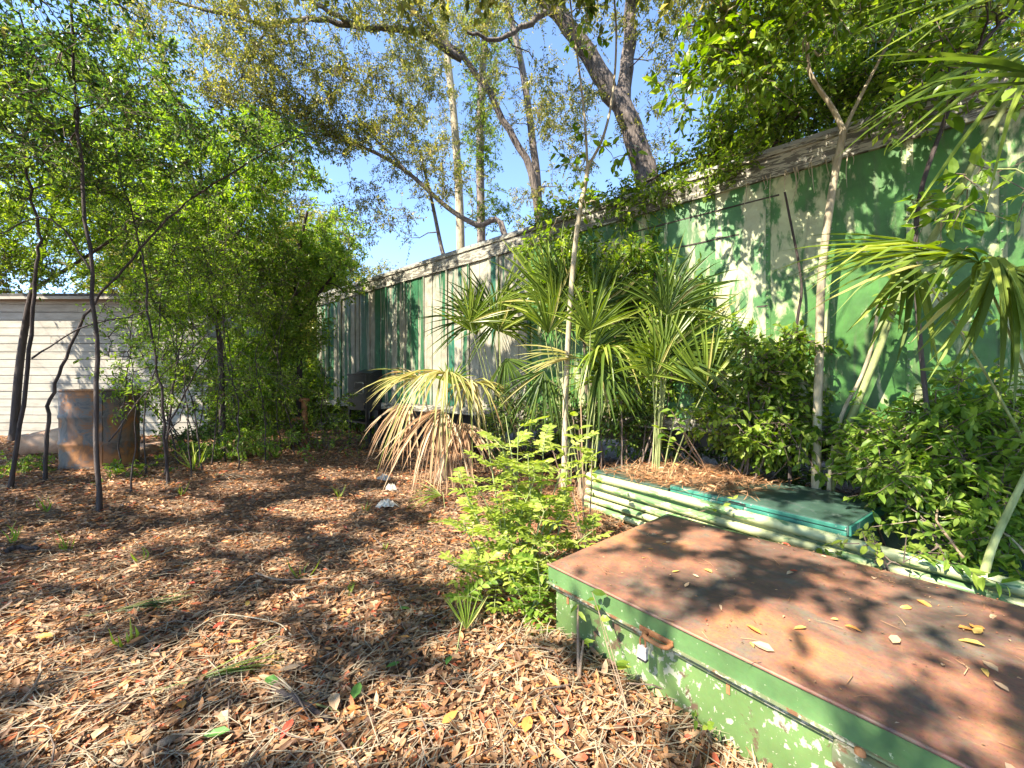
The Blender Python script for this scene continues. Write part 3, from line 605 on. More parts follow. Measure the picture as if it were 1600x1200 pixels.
def plant(name, label, cat, stems, anchors, leaf, lm, bm, base=None, group=None, stem_names=None, nt_=8, nl=11, tl=.38, droop=.25, four=False, filt=None, sides=8, bk=5, br=.012, flat=.5, connect=True, wob=.0):
    """stems: list of (points, r0, r1); anchors: (n,3) cluster points"""
    base = np.asarray(stems[0][0][0] if base is None else base, float)
    t = thing(name, label, cat, base, group)
    nodes = []; 
    for i, (pts, r0, r1) in enumerate(stems):
        sp = spline(pts, bk)
        if wob: sp[1:-1] += R.normal(0, wob, (len(sp)-2, 3))
        rr = np.linspace(0, 1, len(sp)); rr = r0+(r1-r0)*rr**.8
        if i == 0 or np.linalg.norm(sp[0]-base) < .3: rr[0] *= 1.25
        nm = (stem_names[i] if stem_names else ('trunk' if i == 0 else 'limb'))
        build(nm, [(V-base, f) for V, f in tube(sp, rr, sides)], bm, t, True)
        nodes += list(zip(sp[1:], rr[1:]))
    if anchors is None or len(anchors) == 0: return t
    NP = np.array([p for p, r in nodes]); NR = np.array([r for p, r in nodes])
    if connect:
        d0 = np.min(np.linalg.norm(anchors[:, None]-NP[None], axis=2), 1); anchors = anchors[np.argsort(d0)]
        tubes = []; AXS = []
        for A_ in anchors:
            dv = A_-NP; dist = np.linalg.norm(dv, axis=1)+np.where(dv[:, 2] < -.3, .4, 0); j = int(np.argmin(dist)); q = NP[j]; L_ = np.linalg.norm(A_-q)
            r0 = min(NR[j]*.75, br*(1+L_*.8)); r0 = max(r0, .006)
            m1 = q*.62+A_*.38+R.normal(0, .07*L_+.004, 3)+[0, 0, .05*L_]; m2 = q*.28+A_*.72+R.normal(0, .06*L_+.003, 3)+[0, 0, .04*L_]
            pp = np.array([q, m1, m2, A_]); rr = np.array([r0, r0*.82, r0*.66, r0*.5]); tubes += tube(pp, rr, 5, False)
            NP = np.vstack([NP, m1, m2, A_]); NR = np.concatenate([NR, rr[1:]]); AXS.append(A_-m2)
        kind(build('branches', [(V-base, f) for V, f in tubes], bm, t, True), 'stuff')
        AX = nrm(np.array(AXS))
    else: AX = rand_dirs(len(anchors))
    tw, lf = twigs_and_leaves(anchors, AX, nt_, nl, tl, leaf[0], leaf[1], droop, four, filt, flat)
    kind(build('twigs', [(tw[0]-base, tw[1])], M['twig'], t), 'stuff'); kind(build('crown', [(lf[0]-base, lf[1])], lm, t), 'stuff')
    return t
def Wp(*q, d=None): return [W(p[0], p[1], p[2] if len(p) > 2 else d) for p in q]
def blob(px, py, d, rx, ry, rd, n):
    if d > 9 and px < 620: n = int(n*1.5)
    return ell(W(px, py, d), (rx/F*d, rd, ry/F*d), n)
def cat_(*b): return np.concatenate(b)

# ---------------------------------------------------------------- trees behind the trailer
def gb(p): return [p[0], p[1], float(gz(p[0], p[1]))-.1]
o1 = Wp((1015, 330), (1000, 240), (978, 180), (945, 130), (898, 55), (850, -5), (800, -60), (740, -110), d=9.6)
plant('oak_tree', 'thick dark-barked oak leaning left above the trailer roof', 'tree',
      [([gb(W(1030, 330, 9.6))]+o1, .33, .13), (Wp((968, 172), (982, 90), (986, 0), (992, -90), (1010, -170), d=9.6), .19, .10), (Wp((860, 15, 9.6), (820, 40, 9.3), (770, 60, 9.0), (730, 50, 8.8)), .08, .03), (Wp((986, 0), (1060, -60), (1150, -80), d=9.4), .13, .06)],
      cat_(blob(880, -20, 9.2, 160, 60, 1.8, 60), blob(1080, 20, 9.0, 110, 100, 1.5, 75), blob(1000, 350, 9.4, 30, 20, .4, 4), blob(890, 110, 9.0, 70, 110, 1.0, 22), blob(1020, 180, 9.6, 60, 80, .5, 14)),
      (.085, .036), M['oak_leaf'], M['bark_oak'], sides=14, wob=.02)
plant('slim_tree', 'slim straight grey tree with bare upper trunk between the oak and the sky', 'tree',
      [([gb(W(850, 400, 12))]+Wp((842, 330), (832, 220), (820, 130), (805, 55), (785, -20), (775, -90), d=12), .13, .08)],
      cat_(blob(800, -30, 11.5, 110, 50, 1.2, 40), blob(870, 200, 11.5, 60, 120, 1, 50), blob(770, 120, 11.5, 50, 120, 1, 40), blob(845, 340, 11.5, 60, 40, 1, 14)), (.085, .036), M['oak_leaf'], M['bark_grey'], group=None)
plant('arching_tree', 'dark tree arching left in a long bough across the top of the sky', 'tree',
      [([gb(W(860, 420, 11.4))]+Wp((838, 310), (795, 205), (745, 115), (685, 55), (640, 12), (590, -30), (540, -70), d=11.4), .125, .055),
       (Wp((722, 92, 11.4), (645, 48, 10.8), (565, 42, 10.4), (505, 12, 10.0), (450, -15, 9.8)), .11, .04),
       (Wp((565, 42, 10.4), (480, 28, 10.2), (420, 38, 10), (340, 20, 9.8), (265, 2, 9.6)), .075, .03), (Wp((420, 38, 10), (400, 75, 9.8), (380, 110, 9.6), (350, 155, 9.5)), .035, .012), (Wp((480, 28, 10.2), (478, 60, 10), (490, 90, 10)), .03, .012)],
      cat_(blob(420, 60, 9.7, 110, 70, 1.2, 75), blob(360, 140, 9.5, 110, 60, 1.2, 60), blob(560, 0, 10, 110, 40, 1.2, 40), blob(650, 70, 10.6, 60, 80, 1, 40), blob(480, 170, 9.8, 70, 50, 1, 26), blob(240, 20, 9.5, 110, 60, 1, 40), blob(620, 150, 10.4, 60, 90, 1, 40), blob(540, 110, 10, 50, 60, 1, 24), blob(700, 10, 10.6, 90, 50, 1, 40), blob(560, 330, 10.8, 40, 50, .8, 14)),
      (.08, .034), M['oak_leaf'], M['bark_oak'], wob=.02)
plant('pale_trunk_tree', 'tall pale brown trunk, leftmost of the thin uprights above the trailer', 'tree',
      [([gb(W(722, 420, 14))]+Wp((720, 400), (716, 280), (708, 170), (698, 80), (690, 0), (684, -90), d=14), .17, .10)],
      cat_(blob(700, 20, 13.5, 60, 90, 1, 36), blob(690, 200, 13.5, 45, 90, .8, 20), blob(640, 110, 13.5, 60, 60, 1, 24)), (.09, .038), M['oak_leaf'], M['bark_pale'])
plant('ivy_tree', 'ivy-covered upright trunk right of the pale brown trunk', 'tree',
      [([gb(W(755, 420, 13.4))]+Wp((752, 370), (750, 250), (752, 140), (758, 50), (762, -40), (766, -110), d=13.4), .16, .10)],
      cat_(blob(752, 200, 13.3, 26, 170, .35, 60), blob(770, 20, 13, 50, 80, 1, 26), blob(770, 350, 13, 40, 40, .6, 14)), (.08, .045), M['mid_leaf'], M['bark_grey'])
plant('leaning_tree', 'thin grey tree bending left in a low arch over the far trailer end', 'tree',
      [([gb(W(810, 420, 10.6))]+Wp((790, 372), (745, 352), (700, 325), (640, 272), (585, 238), (530, 218), (490, 200), d=10.6), .10, .03), (Wp((640, 272), (600, 230), (570, 205), (550, 190), d=10.6), .04, .012), ([W(700, 420, 10.9)]+Wp((690, 388), (676, 320), (664, 270), (655, 235), d=10.9), .07, .03)],
      cat_(blob(560, 215, 10.4, 80, 40, .9, 36), blob(650, 240, 10.4, 60, 50, .8, 26), blob(700, 300, 10.4, 60, 45, .8, 20), blob(480, 190, 10.2, 60, 40, .8, 22), blob(620, 350, 10.6, 30, 28, .5, 8)), (.08, .036), M['oak_leaf'], M['bark_grey'])
plant('canopy_tree', 'leafy tree rising behind the trailer roof at the upper right', 'tree',
      [([[6.6, 7.6, -.1]]+Wp((1330, 260), (1315, 120), (1300, 0), (1290, -120), d=7.6), .16, .07), (Wp((1320, 160), (1420, 60), (1500, 40), (1600, 10), d=7.3), .05, .02), (Wp((1322, 180), (1240, 90), (1180, 40), d=7.3), .05, .02), (Wp((1600, 10), (1470, 70), (1380, 130), (1290, 150), d=6.9), .04, .015)],
      cat_(blob(1450, 40, 7.2, 180, 90, 1.0, 110), blob(1230, 60, 7.2, 130, 110, 1.0, 85), blob(1350, 150, 7.0, 160, 50, .8, 50), blob(1180, 190, 7.2, 80, 50, .7, 40)), (.085, .042), M['mid_leaf'], M['bark_dark'])
plant('far_right_tree', 'dense tree crown beyond the leafy tree in the far upper right', 'tree',
      [([[9.5, 8.5, -.1]]+Wp((1500, 100), (1490, -60), (1480, -200), d=8.4), .2, .1)], cat_(blob(1480, 60, 8.4, 200, 120, 1, 110), blob(1330, 20, 8.6, 120, 90, 1, 50)), (.10, .05), M['oak_leaf'], M['bark_grey'])
vb = [tp(s_, -.25-.4*R.random(), T_Z1+.1) for s_ in (.4, .9, 1.4, 1.9)]
plant('vine_clump', 'dark leafy vine heaped over the trailer roof edge beneath the oak', 'vine',
      [([tp(.2, -.4, T_Z1+.06), tp(.6, -.3, T_Z1+.35), tp(1.2, -.2, T_Z1+.3), tp(1.9, -.2, T_Z1+.1)], .03, .012), ([tp(.2, -.4, T_Z1+.06), tp(-.2, -.4, T_Z1+.5), tp(-.6, -.3, T_Z1+.6)], .03, .012)],
      cat_(*[ell(tp(s_, o_, T_Z1+z_), (.42, .4, r_), n_) for s_, o_, z_, r_, n_ in ((.0, -.5, .62, .5, 42), (.5, -.45, .5, .42, 40), (-.5, -.6, .72, .42, 34), (.95, -.3, .22, .22, 26), (1.4, -.3, .12, .16, 18), (1.9, -.2, .08, .14, 14), (.35, .04, -.05, .2, 16), (2.4, -.1, .12, .16, 14), (3.0, -.1, .1, .16, 12), (1.1, .05, -.05, .16, 12), (1.7, .06, -.15, .2, 10), (-.9, -.5, .6, .45, 30), (-1.3, -.2, .3, .35, 22), (-1.1, .06, -.05, .2, 12))]),
      (.075, .036), M['mid_leaf'], M['bark_dark'], stem_names=['stem', 'stem'], nt_=6, nl=9, tl=.24)

hr = thing('hanging_roots', 'pale dangling aerial roots under the flaking top rail', 'roots', tp(-.2, .06, T_Z1-.27))
for i in range(16):
    s_ = R.uniform(-.75, .35); p0 = tp(s_, .055, T_Z1-.25); L_ = R.uniform(.08, .42)*(1.6 if i % 6 == 0 else 1); pp = spline([p0, p0+[R.normal(0, .015), R.normal(0, .01), -L_*.5], p0+[R.normal(0, .03), R.normal(0, .01), -L_]], 4)-tp(-.2, .06, T_Z1-.27); build('root', tube(pp, np.linspace(.006, .002, len(pp)), 5), M['bark_pale'], hr, True)
# ---------------------------------------------------------------- trees on the left
plant('thicket_tree', 'leafy tree with fine leaves at the far left behind the clapboard shed', 'tree',
      [([gb([-13, 13.5])]+[[-13, 13.5, 2.5], [-12.8, 13.4, 5], [-12.5, 13.2, 8]], .2, .08)], cat_(blob(150, 330, 13, 170, 120, 1.5, 150), blob(90, 160, 13, 140, 120, 1.5, 90), blob(300, 380, 13.5, 110, 90, 1.5, 90)), (.12, .055), M['mid_leaf'], M['bark_grey'])
plant('backdrop_tree', 'broad pale-leaved tree beyond the gap between shed and trailer', 'tree',
      [([gb([-7, 15.5])]+[[-7, 15.5, 2.5], [-7.1, 15.5, 5], [-7.4, 15.3, 7.5]], .2, .08)], cat_(blob(420, 420, 14.5, 150, 120, 1.5, 130), blob(380, 260, 14.5, 110, 110, 1.5, 80), blob(470, 560, 13.5, 110, 90, 1.2, 80), blob(330, 560, 14, 60, 100, 1.2, 40)), (.12, .055), M['oak_leaf'], M['bark_grey'])
plant('bright_bush_tree', 'bright green bushy tree at the far end of the trailer', 'tree',
      [([gb([-4.9, 9.0])]+Wp((468, 560), (462, 460), (470, 380), (480, 330), d=9.0), .07, .03), (Wp((464, 520), (420, 440), (395, 380), d=9.0), .04, .015), (Wp((464, 500), (520, 430), (550, 380), d=9.1), .04, .015)],
      cat_(blob(500, 400, 9.0, 80, 75, .9, 95), blob(420, 440, 8.8, 80, 80, .9, 95), blob(400, 560, 8.7, 70, 70, .7, 75), blob(470, 520, 8.9, 50, 60, .5, 40), blob(380, 640, 8.4, 50, 40, .5, 30)), (.085, .042), M['green_leaf'], M['bark_dark'], tl=.32)
plant('leafy_tree', 'slender olive-leaved tree left of the bright green bush', 'tree',
      [([gb([-5.6, 7.6])]+Wp((345, 560), (330, 420), (318, 300), (300, 190), d=7.6), .06, .02), (Wp((332, 440), (390, 330), (430, 260), d=7.5), .03, .01)],
      cat_(blob(330, 330, 7.5, 110, 90, .9, 85), blob(400, 260, 7.4, 100, 70, .9, 55), blob(300, 470, 7.4, 70, 60, .6, 45), blob(250, 230, 7.4, 90, 80, .8, 60)), (.085, .038), M['green_leaf'], M['bark_dark'], tl=.3)
plant('corner_tree', 'leafy tree filling the upper left corner above the clapboard shed', 'tree',
      [([gb([-11.3, 8.9])]+[[-11.0, 8.8, 2.2], [-10.4, 8.6, 4], [-9.4, 8.3, 6.2]], .08, .04), ([[-10.5, 8.6, 3.6], [-8.0, 8.0, 4.6], [-7, 7.8, 5.4]], .04, .015)],
      cat_(blob(100, 300, 8, 140, 110, .9, 120), blob(60, 140, 8, 110, 100, .9, 70), blob(30, 400, 7.8, 70, 50, .7, 40), blob(200, 120, 8, 90, 80, .8, 45)), (.08, .036), M['mid_leaf'], M['bark_dark'], tl=.32)
# dark saplings in front
def sapling(label, stems, anchors, leaf=(.075, .034), lm='dark_leaf', bm='bark_dark', **k):
    return plant('sapling', label, 'sapling', stems, anchors, leaf, M[lm], M[bm], group=k.pop('group', 'dark saplings on the left'), stem_names=['stem']+['branch']*(len(stems)-1), sides=7, wob=.010, **k)
g1 = G(155, 800); d1 = g1[1]
sapling('straight dark sapling in front of the drum, tallest on the left', [([g1-[0, 0, .05]]+Wp((151, 600), (142, 430), (122, 210), (112, 20), (106, -90), d=d1), .026, .011), (Wp((140, 420, d1), (100, 360, d1-.1), (60, 340, d1-.2), (0, 365, d1-.3)), .012, .006)],
        cat_(blob(120, 60, d1, 130, 90, .6, 46), blob(90, 200, d1, 110, 70, .5, 30), blob(230, 170, d1, 90, 60, .5, 22)), nt_=5, nl=8, tl=.26)
g2 = G(15, 765); d2 = g2[1]
sapling('wavy dark sapling at the left edge before the clapboards', [([g2-[0, 0, .05]]+Wp((40, 600), (52, 480), (60, 400), (58, 340), (40, 260), (48, 150), (30, 20), d=d2), .024, .010), (Wp((50, 560, d2), (120, 515, d2), (200, 495, d2), (235, 485, d2)), .012, .004)],
        cat_(blob(50, 230, d2, 90, 90, .5, 32), blob(20, 60, d2, 80, 80, .5, 26)), nt_=5, nl=8, tl=.26)
g3 = G(70, 752); d3 = g3[1]
sapling('dark sapling slanting right in a long bow across the clapboards', [([g3-[0, 0, .05]]+Wp((75, 660), (88, 600), (115, 530), (148, 470), (195, 420), (262, 340), (335, 288), (420, 235), (470, 210), d=d3), .024, .008)],
        cat_(blob(400, 220, d3, 90, 50, .5, 28), blob(280, 250, d3, 70, 60, .5, 20)), nt_=5, nl=8, tl=.26)
g4 = G(262, 758); d4 = g4[1]
sapling('thin dark upright sapling right of the drum', [([g4-[0, 0, .05]]+Wp((255, 640), (243, 560), (230, 470), (222, 400), (195, 300), (180, 230), d=d4), .020, .008)], cat_(blob(210, 330, d4, 60, 60, .5, 16), blob(190, 230, d4, 70, 50, .4, 14)), nt_=5, nl=7, tl=.26)
g5 = G(257, 742); d5 = g5[1]
sapling('forked bare sapling with a few big green leaves right of the drum', [([g5-[0, 0, .05]]+Wp((266, 650), (276, 575), (290, 510), d=d5), .022, .006), (Wp((262, 670), (295, 600), (330, 545), (355, 525), d=d5), .014, .005), (Wp((270, 700), (170, 690), (240, 600), (330, 520), d=d5-.2)[1:], .010, .004), (Wp((262, 680), (286, 640), (291, 600), (300, 560), d=d5), .01, .004)],
        cat_(blob(276, 500, d5, 12, 12, .1, 1), blob(290, 590, d5, 15, 10, .1, 2), blob(258, 525, d5, 8, 8, .1, 1)), (.15, .085), 'green_leaf', nt_=1, nl=2, tl=.1, four=True)
for (px, py, tops, lab) in ((300, 745, ((292, 640), (285, 560)), 'short twiggy stem right of the forked sapling'), (205, 770, ((212, 660), (205, 560)), 'thin twig stem beside the drum'), (330, 730, ((345, 600), (352, 480)), 'thin twig stem before the shed corner')):
    gg = G(px, py); sapling(lab, [([gg-[0, 0, .05]]+Wp(*tops, d=gg[1]), .011, .004)], blob(tops[-1][0], tops[-1][1], gg[1], 40, 60, .3, 9), (.06, .028), 'mid_leaf', nt_=4, nl=6, tl=.2)

# whips of the left thicket
WH = [(185, 735), (228, 742), (282, 728), (318, 735), (352, 722), (388, 716), (415, 722), (440, 708), (372, 735), (462, 712)]
for k_, (px, py) in enumerate(sorted(WH)):
    gg = G(px, py); lean = R.uniform(-70, 70); top = R.uniform(300, 470); dd = gg[1]
    pts = [gg-[0, 0, .05]]+Wp((px+lean*.2+R.normal(0, 6), 640), (px+lean*.5+R.normal(0, 10), 560), (px+lean*.8+R.normal(0, 14), (560+top)/2), (px+lean*1.3, top), d=dd)
    x2 = px+lean*.5; br_ = (Wp((x2, 560), (x2+R.uniform(-60, 60), 510), (x2+R.uniform(-90, 90), 440), d=dd), .007, .003)
    sapling(f"thin twiggy whip in the left thicket, {'leftmost' if k_ == 0 else ['', 'second', 'third', 'fourth', 'fifth', 'sixth', 'seventh', 'eighth', 'ninth', 'tenth'][k_]+' from the left'}", [(pts, .012, .004), br_], cat_(blob(px+lean, (top+500)/2, dd, 45, 90, .4, 22), blob(px+lean*.4, 600, dd, 40, 50, .3, 8)), (.065, .028), 'mid_leaf' if k_ % 2 else 'green_leaf', nt_=5, nl=8, tl=.26, group='whips of the left thicket')
# pale-stemmed saplings, centre and right
plant('pale_sapling', 'tall pale slender sapling forking high in the middle of the view', 'sapling',
      [([gb([.66, 5.0])]+Wp((884, 620), (892, 460), (903, 350), (915, 285), (918, 262), d=5), .040, .026), (Wp((918, 262), (914, 190), (905, 110), (893, 20), (885, -60), d=5), .018, .009), (Wp((918, 262), (942, 215), (957, 150), (963, 60), (958, -20), (950, -80), d=5), .020, .010)],
      cat_(blob(905, 240, 5, 40, 40, .3, 5), blob(960, 245, 5, 30, 30, .3, 4), blob(890, 330, 5, 50, 30, .3, 5), blob(920, 20, 5, 60, 60, .4, 10)), (.12, .06), M['mid_leaf'], M['bark_pale'], stem_names=['stem', 'branch', 'branch'], nt_=2, nl=4, tl=.24, four=True)
plant('forked_sapling', 'pale sapling forking before the trailer top rail on the right', 'sapling',
      [([gb([2.99, 3.87])]+Wp((1276, 700, 3.85), (1280, 560, 3.83), (1284, 430, 3.8), (1300, 300, 3.76), (1318, 205, 3.72)), .042, .030), (Wp((1318, 205), (1300, 168), (1266, 115), (1262, 60), (1272, 0), (1280, -60), d=3.72), .024, .012), (Wp((1318, 205), (1346, 148), (1376, 90), (1410, 20), (1440, -50), d=3.72), .018, .010)],
      cat_(blob(1180, 60, 3.6, 110, 80, .5, 34), blob(1110, 110, 3.7, 70, 60, .4, 16), blob(1260, 20, 3.6, 100, 60, .5, 20), blob(1400, 10, 3.6, 90, 50, .4, 14)), (.10, .045), M['mid_leaf'], M['bark_pale'], stem_names=['stem', 'branch', 'branch'], nt_=4, nl=8, tl=.34, four=True)
plant('leaning_sapling', 'yellow-green bare stem leaning right across the trailer side', 'sapling',
      [([gb([3.1, 3.86])]+Wp((1303, 720, 3.83), (1335, 640, 3.74), (1372, 550, 3.6), (1402, 470, 3.5), (1478, 335, 3.2), (1556, 190, 2.95), (1600, 115, 2.85), (1660, 20, 2.7)), .036, .020)], cat_(blob(1440, 330, 3.1, 60, 40, .2, 7), blob(1590, 100, 2.8, 80, 60, .3, 14), blob(1540, 300, 2.9, 60, 70, .2, 9), blob(1480, 470, 3.1, 60, 50, .15, 6)), (.13, .06), M['green_leaf'], M['stem_green'], stem_names=['stem'], nt_=2, nl=3, tl=.25, four=True)
plant('crooked_sapling', 'thin crooked brown stem rising beside the forked pale sapling', 'sapling',
      [([gb([3.06, 3.80])]+Wp((1297, 735, 3.8), (1315, 650, 3.75), (1345, 590, 3.68), (1365, 530, 3.6), (1372, 470, 3.55)), .020, .012)], blob(1370, 470, 3.5, 30, 30, .2, 3), (.09, .045), M['green_leaf'], M['bark_pale'], stem_names=['stem'], nt_=2, nl=4, tl=.2, four=True)
plant('dark_sapling', 'short dark stem left of the forked pale sapling by the trailer', 'sapling',
      [([gb([2.85, 4.05])]+Wp((1238, 590), (1246, 500), (1252, 440), (1232, 330), (1226, 300), d=4.05), .018, .009)], blob(1245, 540, 3.9, 40, 40, .2, 6), (.08, .04), M['mid_leaf'], M['bark_dark'], stem_names=['stem'], nt_=3, nl=5, tl=.2, four=True)
plant('dark_branch_sapling', 'dark slanting branch crossing the top rail at the upper right', 'sapling',
      [([gb([3.25, 2.9])]+Wp((1440, 560), (1432, 345), (1468, 210), (1520, 90), (1580, 20), (1640, -40), d=3.1), .016, .014)], cat_(blob(1440, 120, 3.1, 70, 60, .3, 8), blob(1540, 30, 3.1, 60, 40, .3, 8)), (.10, .045), M['mid_leaf'], M['bark_dark'], stem_names=['stem'], nt_=3, nl=5, tl=.25, four=True)
plant('edge_sapling', 'yellow-green bent stem at the lower right edge over the green pipe', 'sapling',
      [([W(1535, 905, 2.35), W(1552, 850, 2.4), W(1580, 790, 2.4), W(1606, 735, 2.4), W(1650, 640, 2.4)], .022, .014)], blob(1620, 690, 2.5, 40, 30, .2, 5), (.08, .04), M['green_leaf'], M['stem_green'], stem_names=['stem'], nt_=3, nl=5, tl=.2, four=True)

# ---------------------------------------------------------------- shrubs along the trailer
def shrub(label, base, blobs, leaf, lm, ns=6, tl=.22, nt_=5, nl=8, name='shrub', **k):
    A_ = cat_(*blobs); A_ = A_+R.normal(0, .09, A_.shape)*(R.random((len(A_), 1)) < .6); st = []
    for i in range(ns):
        tgt = A_[R.integers(len(A_))]; b = np.array(base)+[R.normal(0, .12), R.normal(0, .12), -.05]
        st.append(([b, b*.5+tgt*.5+R.normal(0, .08, 3), tgt], .014, .006))
    return plant(name, label, 'shrub', st, A_, leaf, M[lm], M['twig'], stem_names=['stem']*ns, nt_=nt_, nl=nl, tl=tl, four=True, sides=5, bk=4, br=.007, group=k.get('group', 'shrubs along the trailer'))
shrub('dense glossy shrub at the right edge under the trailer side', gb([4.0, 3.1]), [blob(1520, 660, 3.0, 100, 70, .3, 70), blob(1440, 720, 3.0, 70, 60, .3, 46), blob(1560, 780, 2.7, 70, 60, .3, 36), blob(1500, 860, 2.6, 60, 30, .2, 14)], (.085, .036), 'green_leaf', 8)
shrub('low shrub with broad shining leaves right of the forked pale sapling', gb([3.3, 3.5]), [blob(1390, 740, 3.3, 50, 60, .2, 26), blob(1350, 700, 3.5, 40, 50, .2, 14)], (.085, .04), 'green_leaf', 5)
shrub('dark round-leaved shrub between the fan palm and the forked sapling', gb([2.3, 4.35]), [blob(1200, 590, 4.1, 60, 45, .25, 36), blob(1240, 660, 4.0, 50, 50, .25, 30), blob(1160, 670, 4.2, 60, 50, .3, 18), blob(1220, 540, 4.1, 60, 40, .25, 10)], (.085, .042), 'mid_leaf', 6)
shrub('glossy shrub behind the pine straw on the bin', gb([1.8, 4.9]), [blob(1130, 640, 4.6, 50, 50, .25, 26), blob(1180, 700, 4.4, 50, 24, .2, 16)], (.09, .04), 'mid_leaf', 5)
shrub('tall leafy shrub against the trailer behind the centre fan palms', gb([1.15, 5.3]), [blob(930, 420, 5.3, 60, 50, .3, 26), blob(990, 480, 5.2, 60, 60, .3, 34), blob(860, 400, 5.6, 50, 60, .3, 22), blob(1010, 600, 5.0, 60, 60, .3, 26)], (.09, .034), 'mid_leaf', 6)
shrub('mixed green shrub under the far green trailer boards', gb([-4.3, 9.0]), [blob(450, 640, 8.8, 50, 50, .4, 34), blob(520, 620, 8.8, 40, 40, .3, 18), blob(400, 665, 8.2, 50, 30, .4, 26)], (.07, .034), 'mid_leaf', 6)
shrub('leafy shrub before the right corner of the clapboard shed', gb([-6.4, 8.6]), [blob(350, 640, 8.2, 50, 50, .4, 34), blob(310, 560, 8.2, 40, 60, .4, 22), blob(300, 680, 7.6, 50, 20, .4, 18)], (.07, .034), 'dark_leaf', 6)
shrub('dim shrub in the shade beneath the trailer behind the bin', gb([4.2, 4.2]), [blob(1300, 720, 4.6, 90, 40, .3, 30), blob(1120, 700, 5.6, 80, 20, .3, 24), blob(1420, 800, 3.6, 60, 40, .2, 20)], (.08, .04), 'dark_leaf', 5)
shrub('low green weeds beside the rusty drum base on the left edge', gb(G(40, 745)), [blob(40, 730, 6.0, 60, 14, .5, 24), blob(200, 745, 5.8, 50, 9, .4, 16)], (.06, .026), 'mid_leaf', 4, .12)
shrub('airy shrub hanging before the worn trailer panels, right of the tall fan palm', gb([1.55, 5.0]), [blob(1000, 400, 5.1, 50, 50, .3, 22), blob(1050, 470, 4.9, 50, 60, .3, 24), blob(1080, 560, 4.8, 40, 50, .3, 16)], (.09, .032), 'mid_leaf', 6)
shrub('tangled shrub at the foot of the centre palms', gb([.95, 5.6]), [blob(900, 650, 5.4, 80, 40, .3, 30), blob(980, 660, 5.3, 60, 40, .3, 26), blob(800, 650, 5.8, 60, 40, .3, 22)], (.085, .034), 'dark_leaf', 6)
shrub('twiggy shrub under the trailer beside the black cabinet', gb([-4.0, 8.5]), [blob(505, 665, 8.5, 35, 26, .4, 16), blob(540, 692, 8.0, 20, 8, .2, 4)], (.06, .026), 'mid_leaf', 8, .3)
shrub('leaf screen of a loose shrub before the clapboards right of the drum', gb([-6.6, 8.0]), [blob(260, 540, 7.8, 70, 70, .5, 40), blob(225, 620, 7.4, 50, 50, .4, 18)], (.075, .034), 'green_leaf', 7, .3)
shrub('low light green undergrowth between the whips and the rusty post', gb([-4.7, 7.6]), [blob(400, 690, 7.4, 70, 18, .5, 30), blob(340, 700, 7.0, 60, 12, .4, 18)], (.075, .03), 'green_leaf', 6, .2)
shrub('small trailing sprig with pale leaf tips over the green pipe', bw(2.75, .3, .1), [blob(1345, 850, 2.5, 24, 12, .1, 4), blob(1380, 880, 2.4, 20, 10, .1, 3)], (.07, .032), 'lime_leaf', 2, .14, 2, 4)

# ---------------------------------------------------------------- background woodland: one tree and one bush copied
def copy_thing(o, name, label, loc, rz, sc):
    c = o.copy(); COL.objects.link(c); c.name = name; c['label'] = label; c.location = [float(v) for v in loc]; c.rotation_euler = (0, 0, rz); c.scale = (sc, sc, sc)
    for ch_ in o.children:
        d = ch_.copy(); COL.objects.link(d); d.parent = c
    return c
def ring_anchors(z0, z1, rmax, n, y): 
    q = ell((0, y, (z0+z1)/2), (rmax, rmax, (z1-z0)/2), n); return q
X0, Y0 = -16.5, 19.0
bgt = plant('background_tree', 'tall tree far behind the clapboard shed roof', 'tree', [([[X0, Y0, -.1], [X0, Y0, 3], [X0+.3, Y0, 6], [X0+.2, Y0+.2, 9]], .22, .08), ([[X0, Y0, 3.5], [X0+1.5, Y0-.5, 5.5], [X0+2.4, Y0-.6, 7]], .08, .03), ([[X0, Y0, 3.2], [X0-1.5, Y0+.4, 5], [X0-2.4, Y0+.6, 6.2]], .08, .03)],
            ell((X0, Y0, 6.6), (3.2, 3.0, 4.4), 330), (.17, .085), M['oak_leaf'], M['bark_grey'], group='background trees', nt_=8, nl=11, tl=.6)
for (x, y, rz, sc, lab) in ((-24, 16, 1, 1.0, 'background tree at the far left edge beyond the shed'), (-11, 21, 2.2, .95, 'background tree above the right part of the shed roof'), (-21, 24, 3.1, 1.2, 'background tree in the second row behind the shed'), (-7.6, 24, 4.0, .8, 'background tree in the gap between shed and trailer'),
                            (-14, 28, 5.1, 1.25, 'tallest background tree in the last row on the left'), (14.5, 13.5, 1.2, 1.05, 'background tree beyond the trailer at the right edge'), (11.5, 17, 2.6, .9, 'background tree beyond the trailer right of the oak'), (21, 15, .4, 1.2, 'background tree at the far right behind the trailer')):
    copy_thing(bgt, 'background_tree', lab, (x, y, 0), rz, sc)
bb = np.array([-6.1, 11.6, .1])
bgb = shrub('leafy thicket bush between shed and trailer, nearest the shed corner', bb, [ell(bb+[0, 0, 1.1], (1.2, .9, 1.2), 130)], (.11, .05), 'mid_leaf', 6, .4, 6, 9, name='thicket_bush', group='thicket bushes')
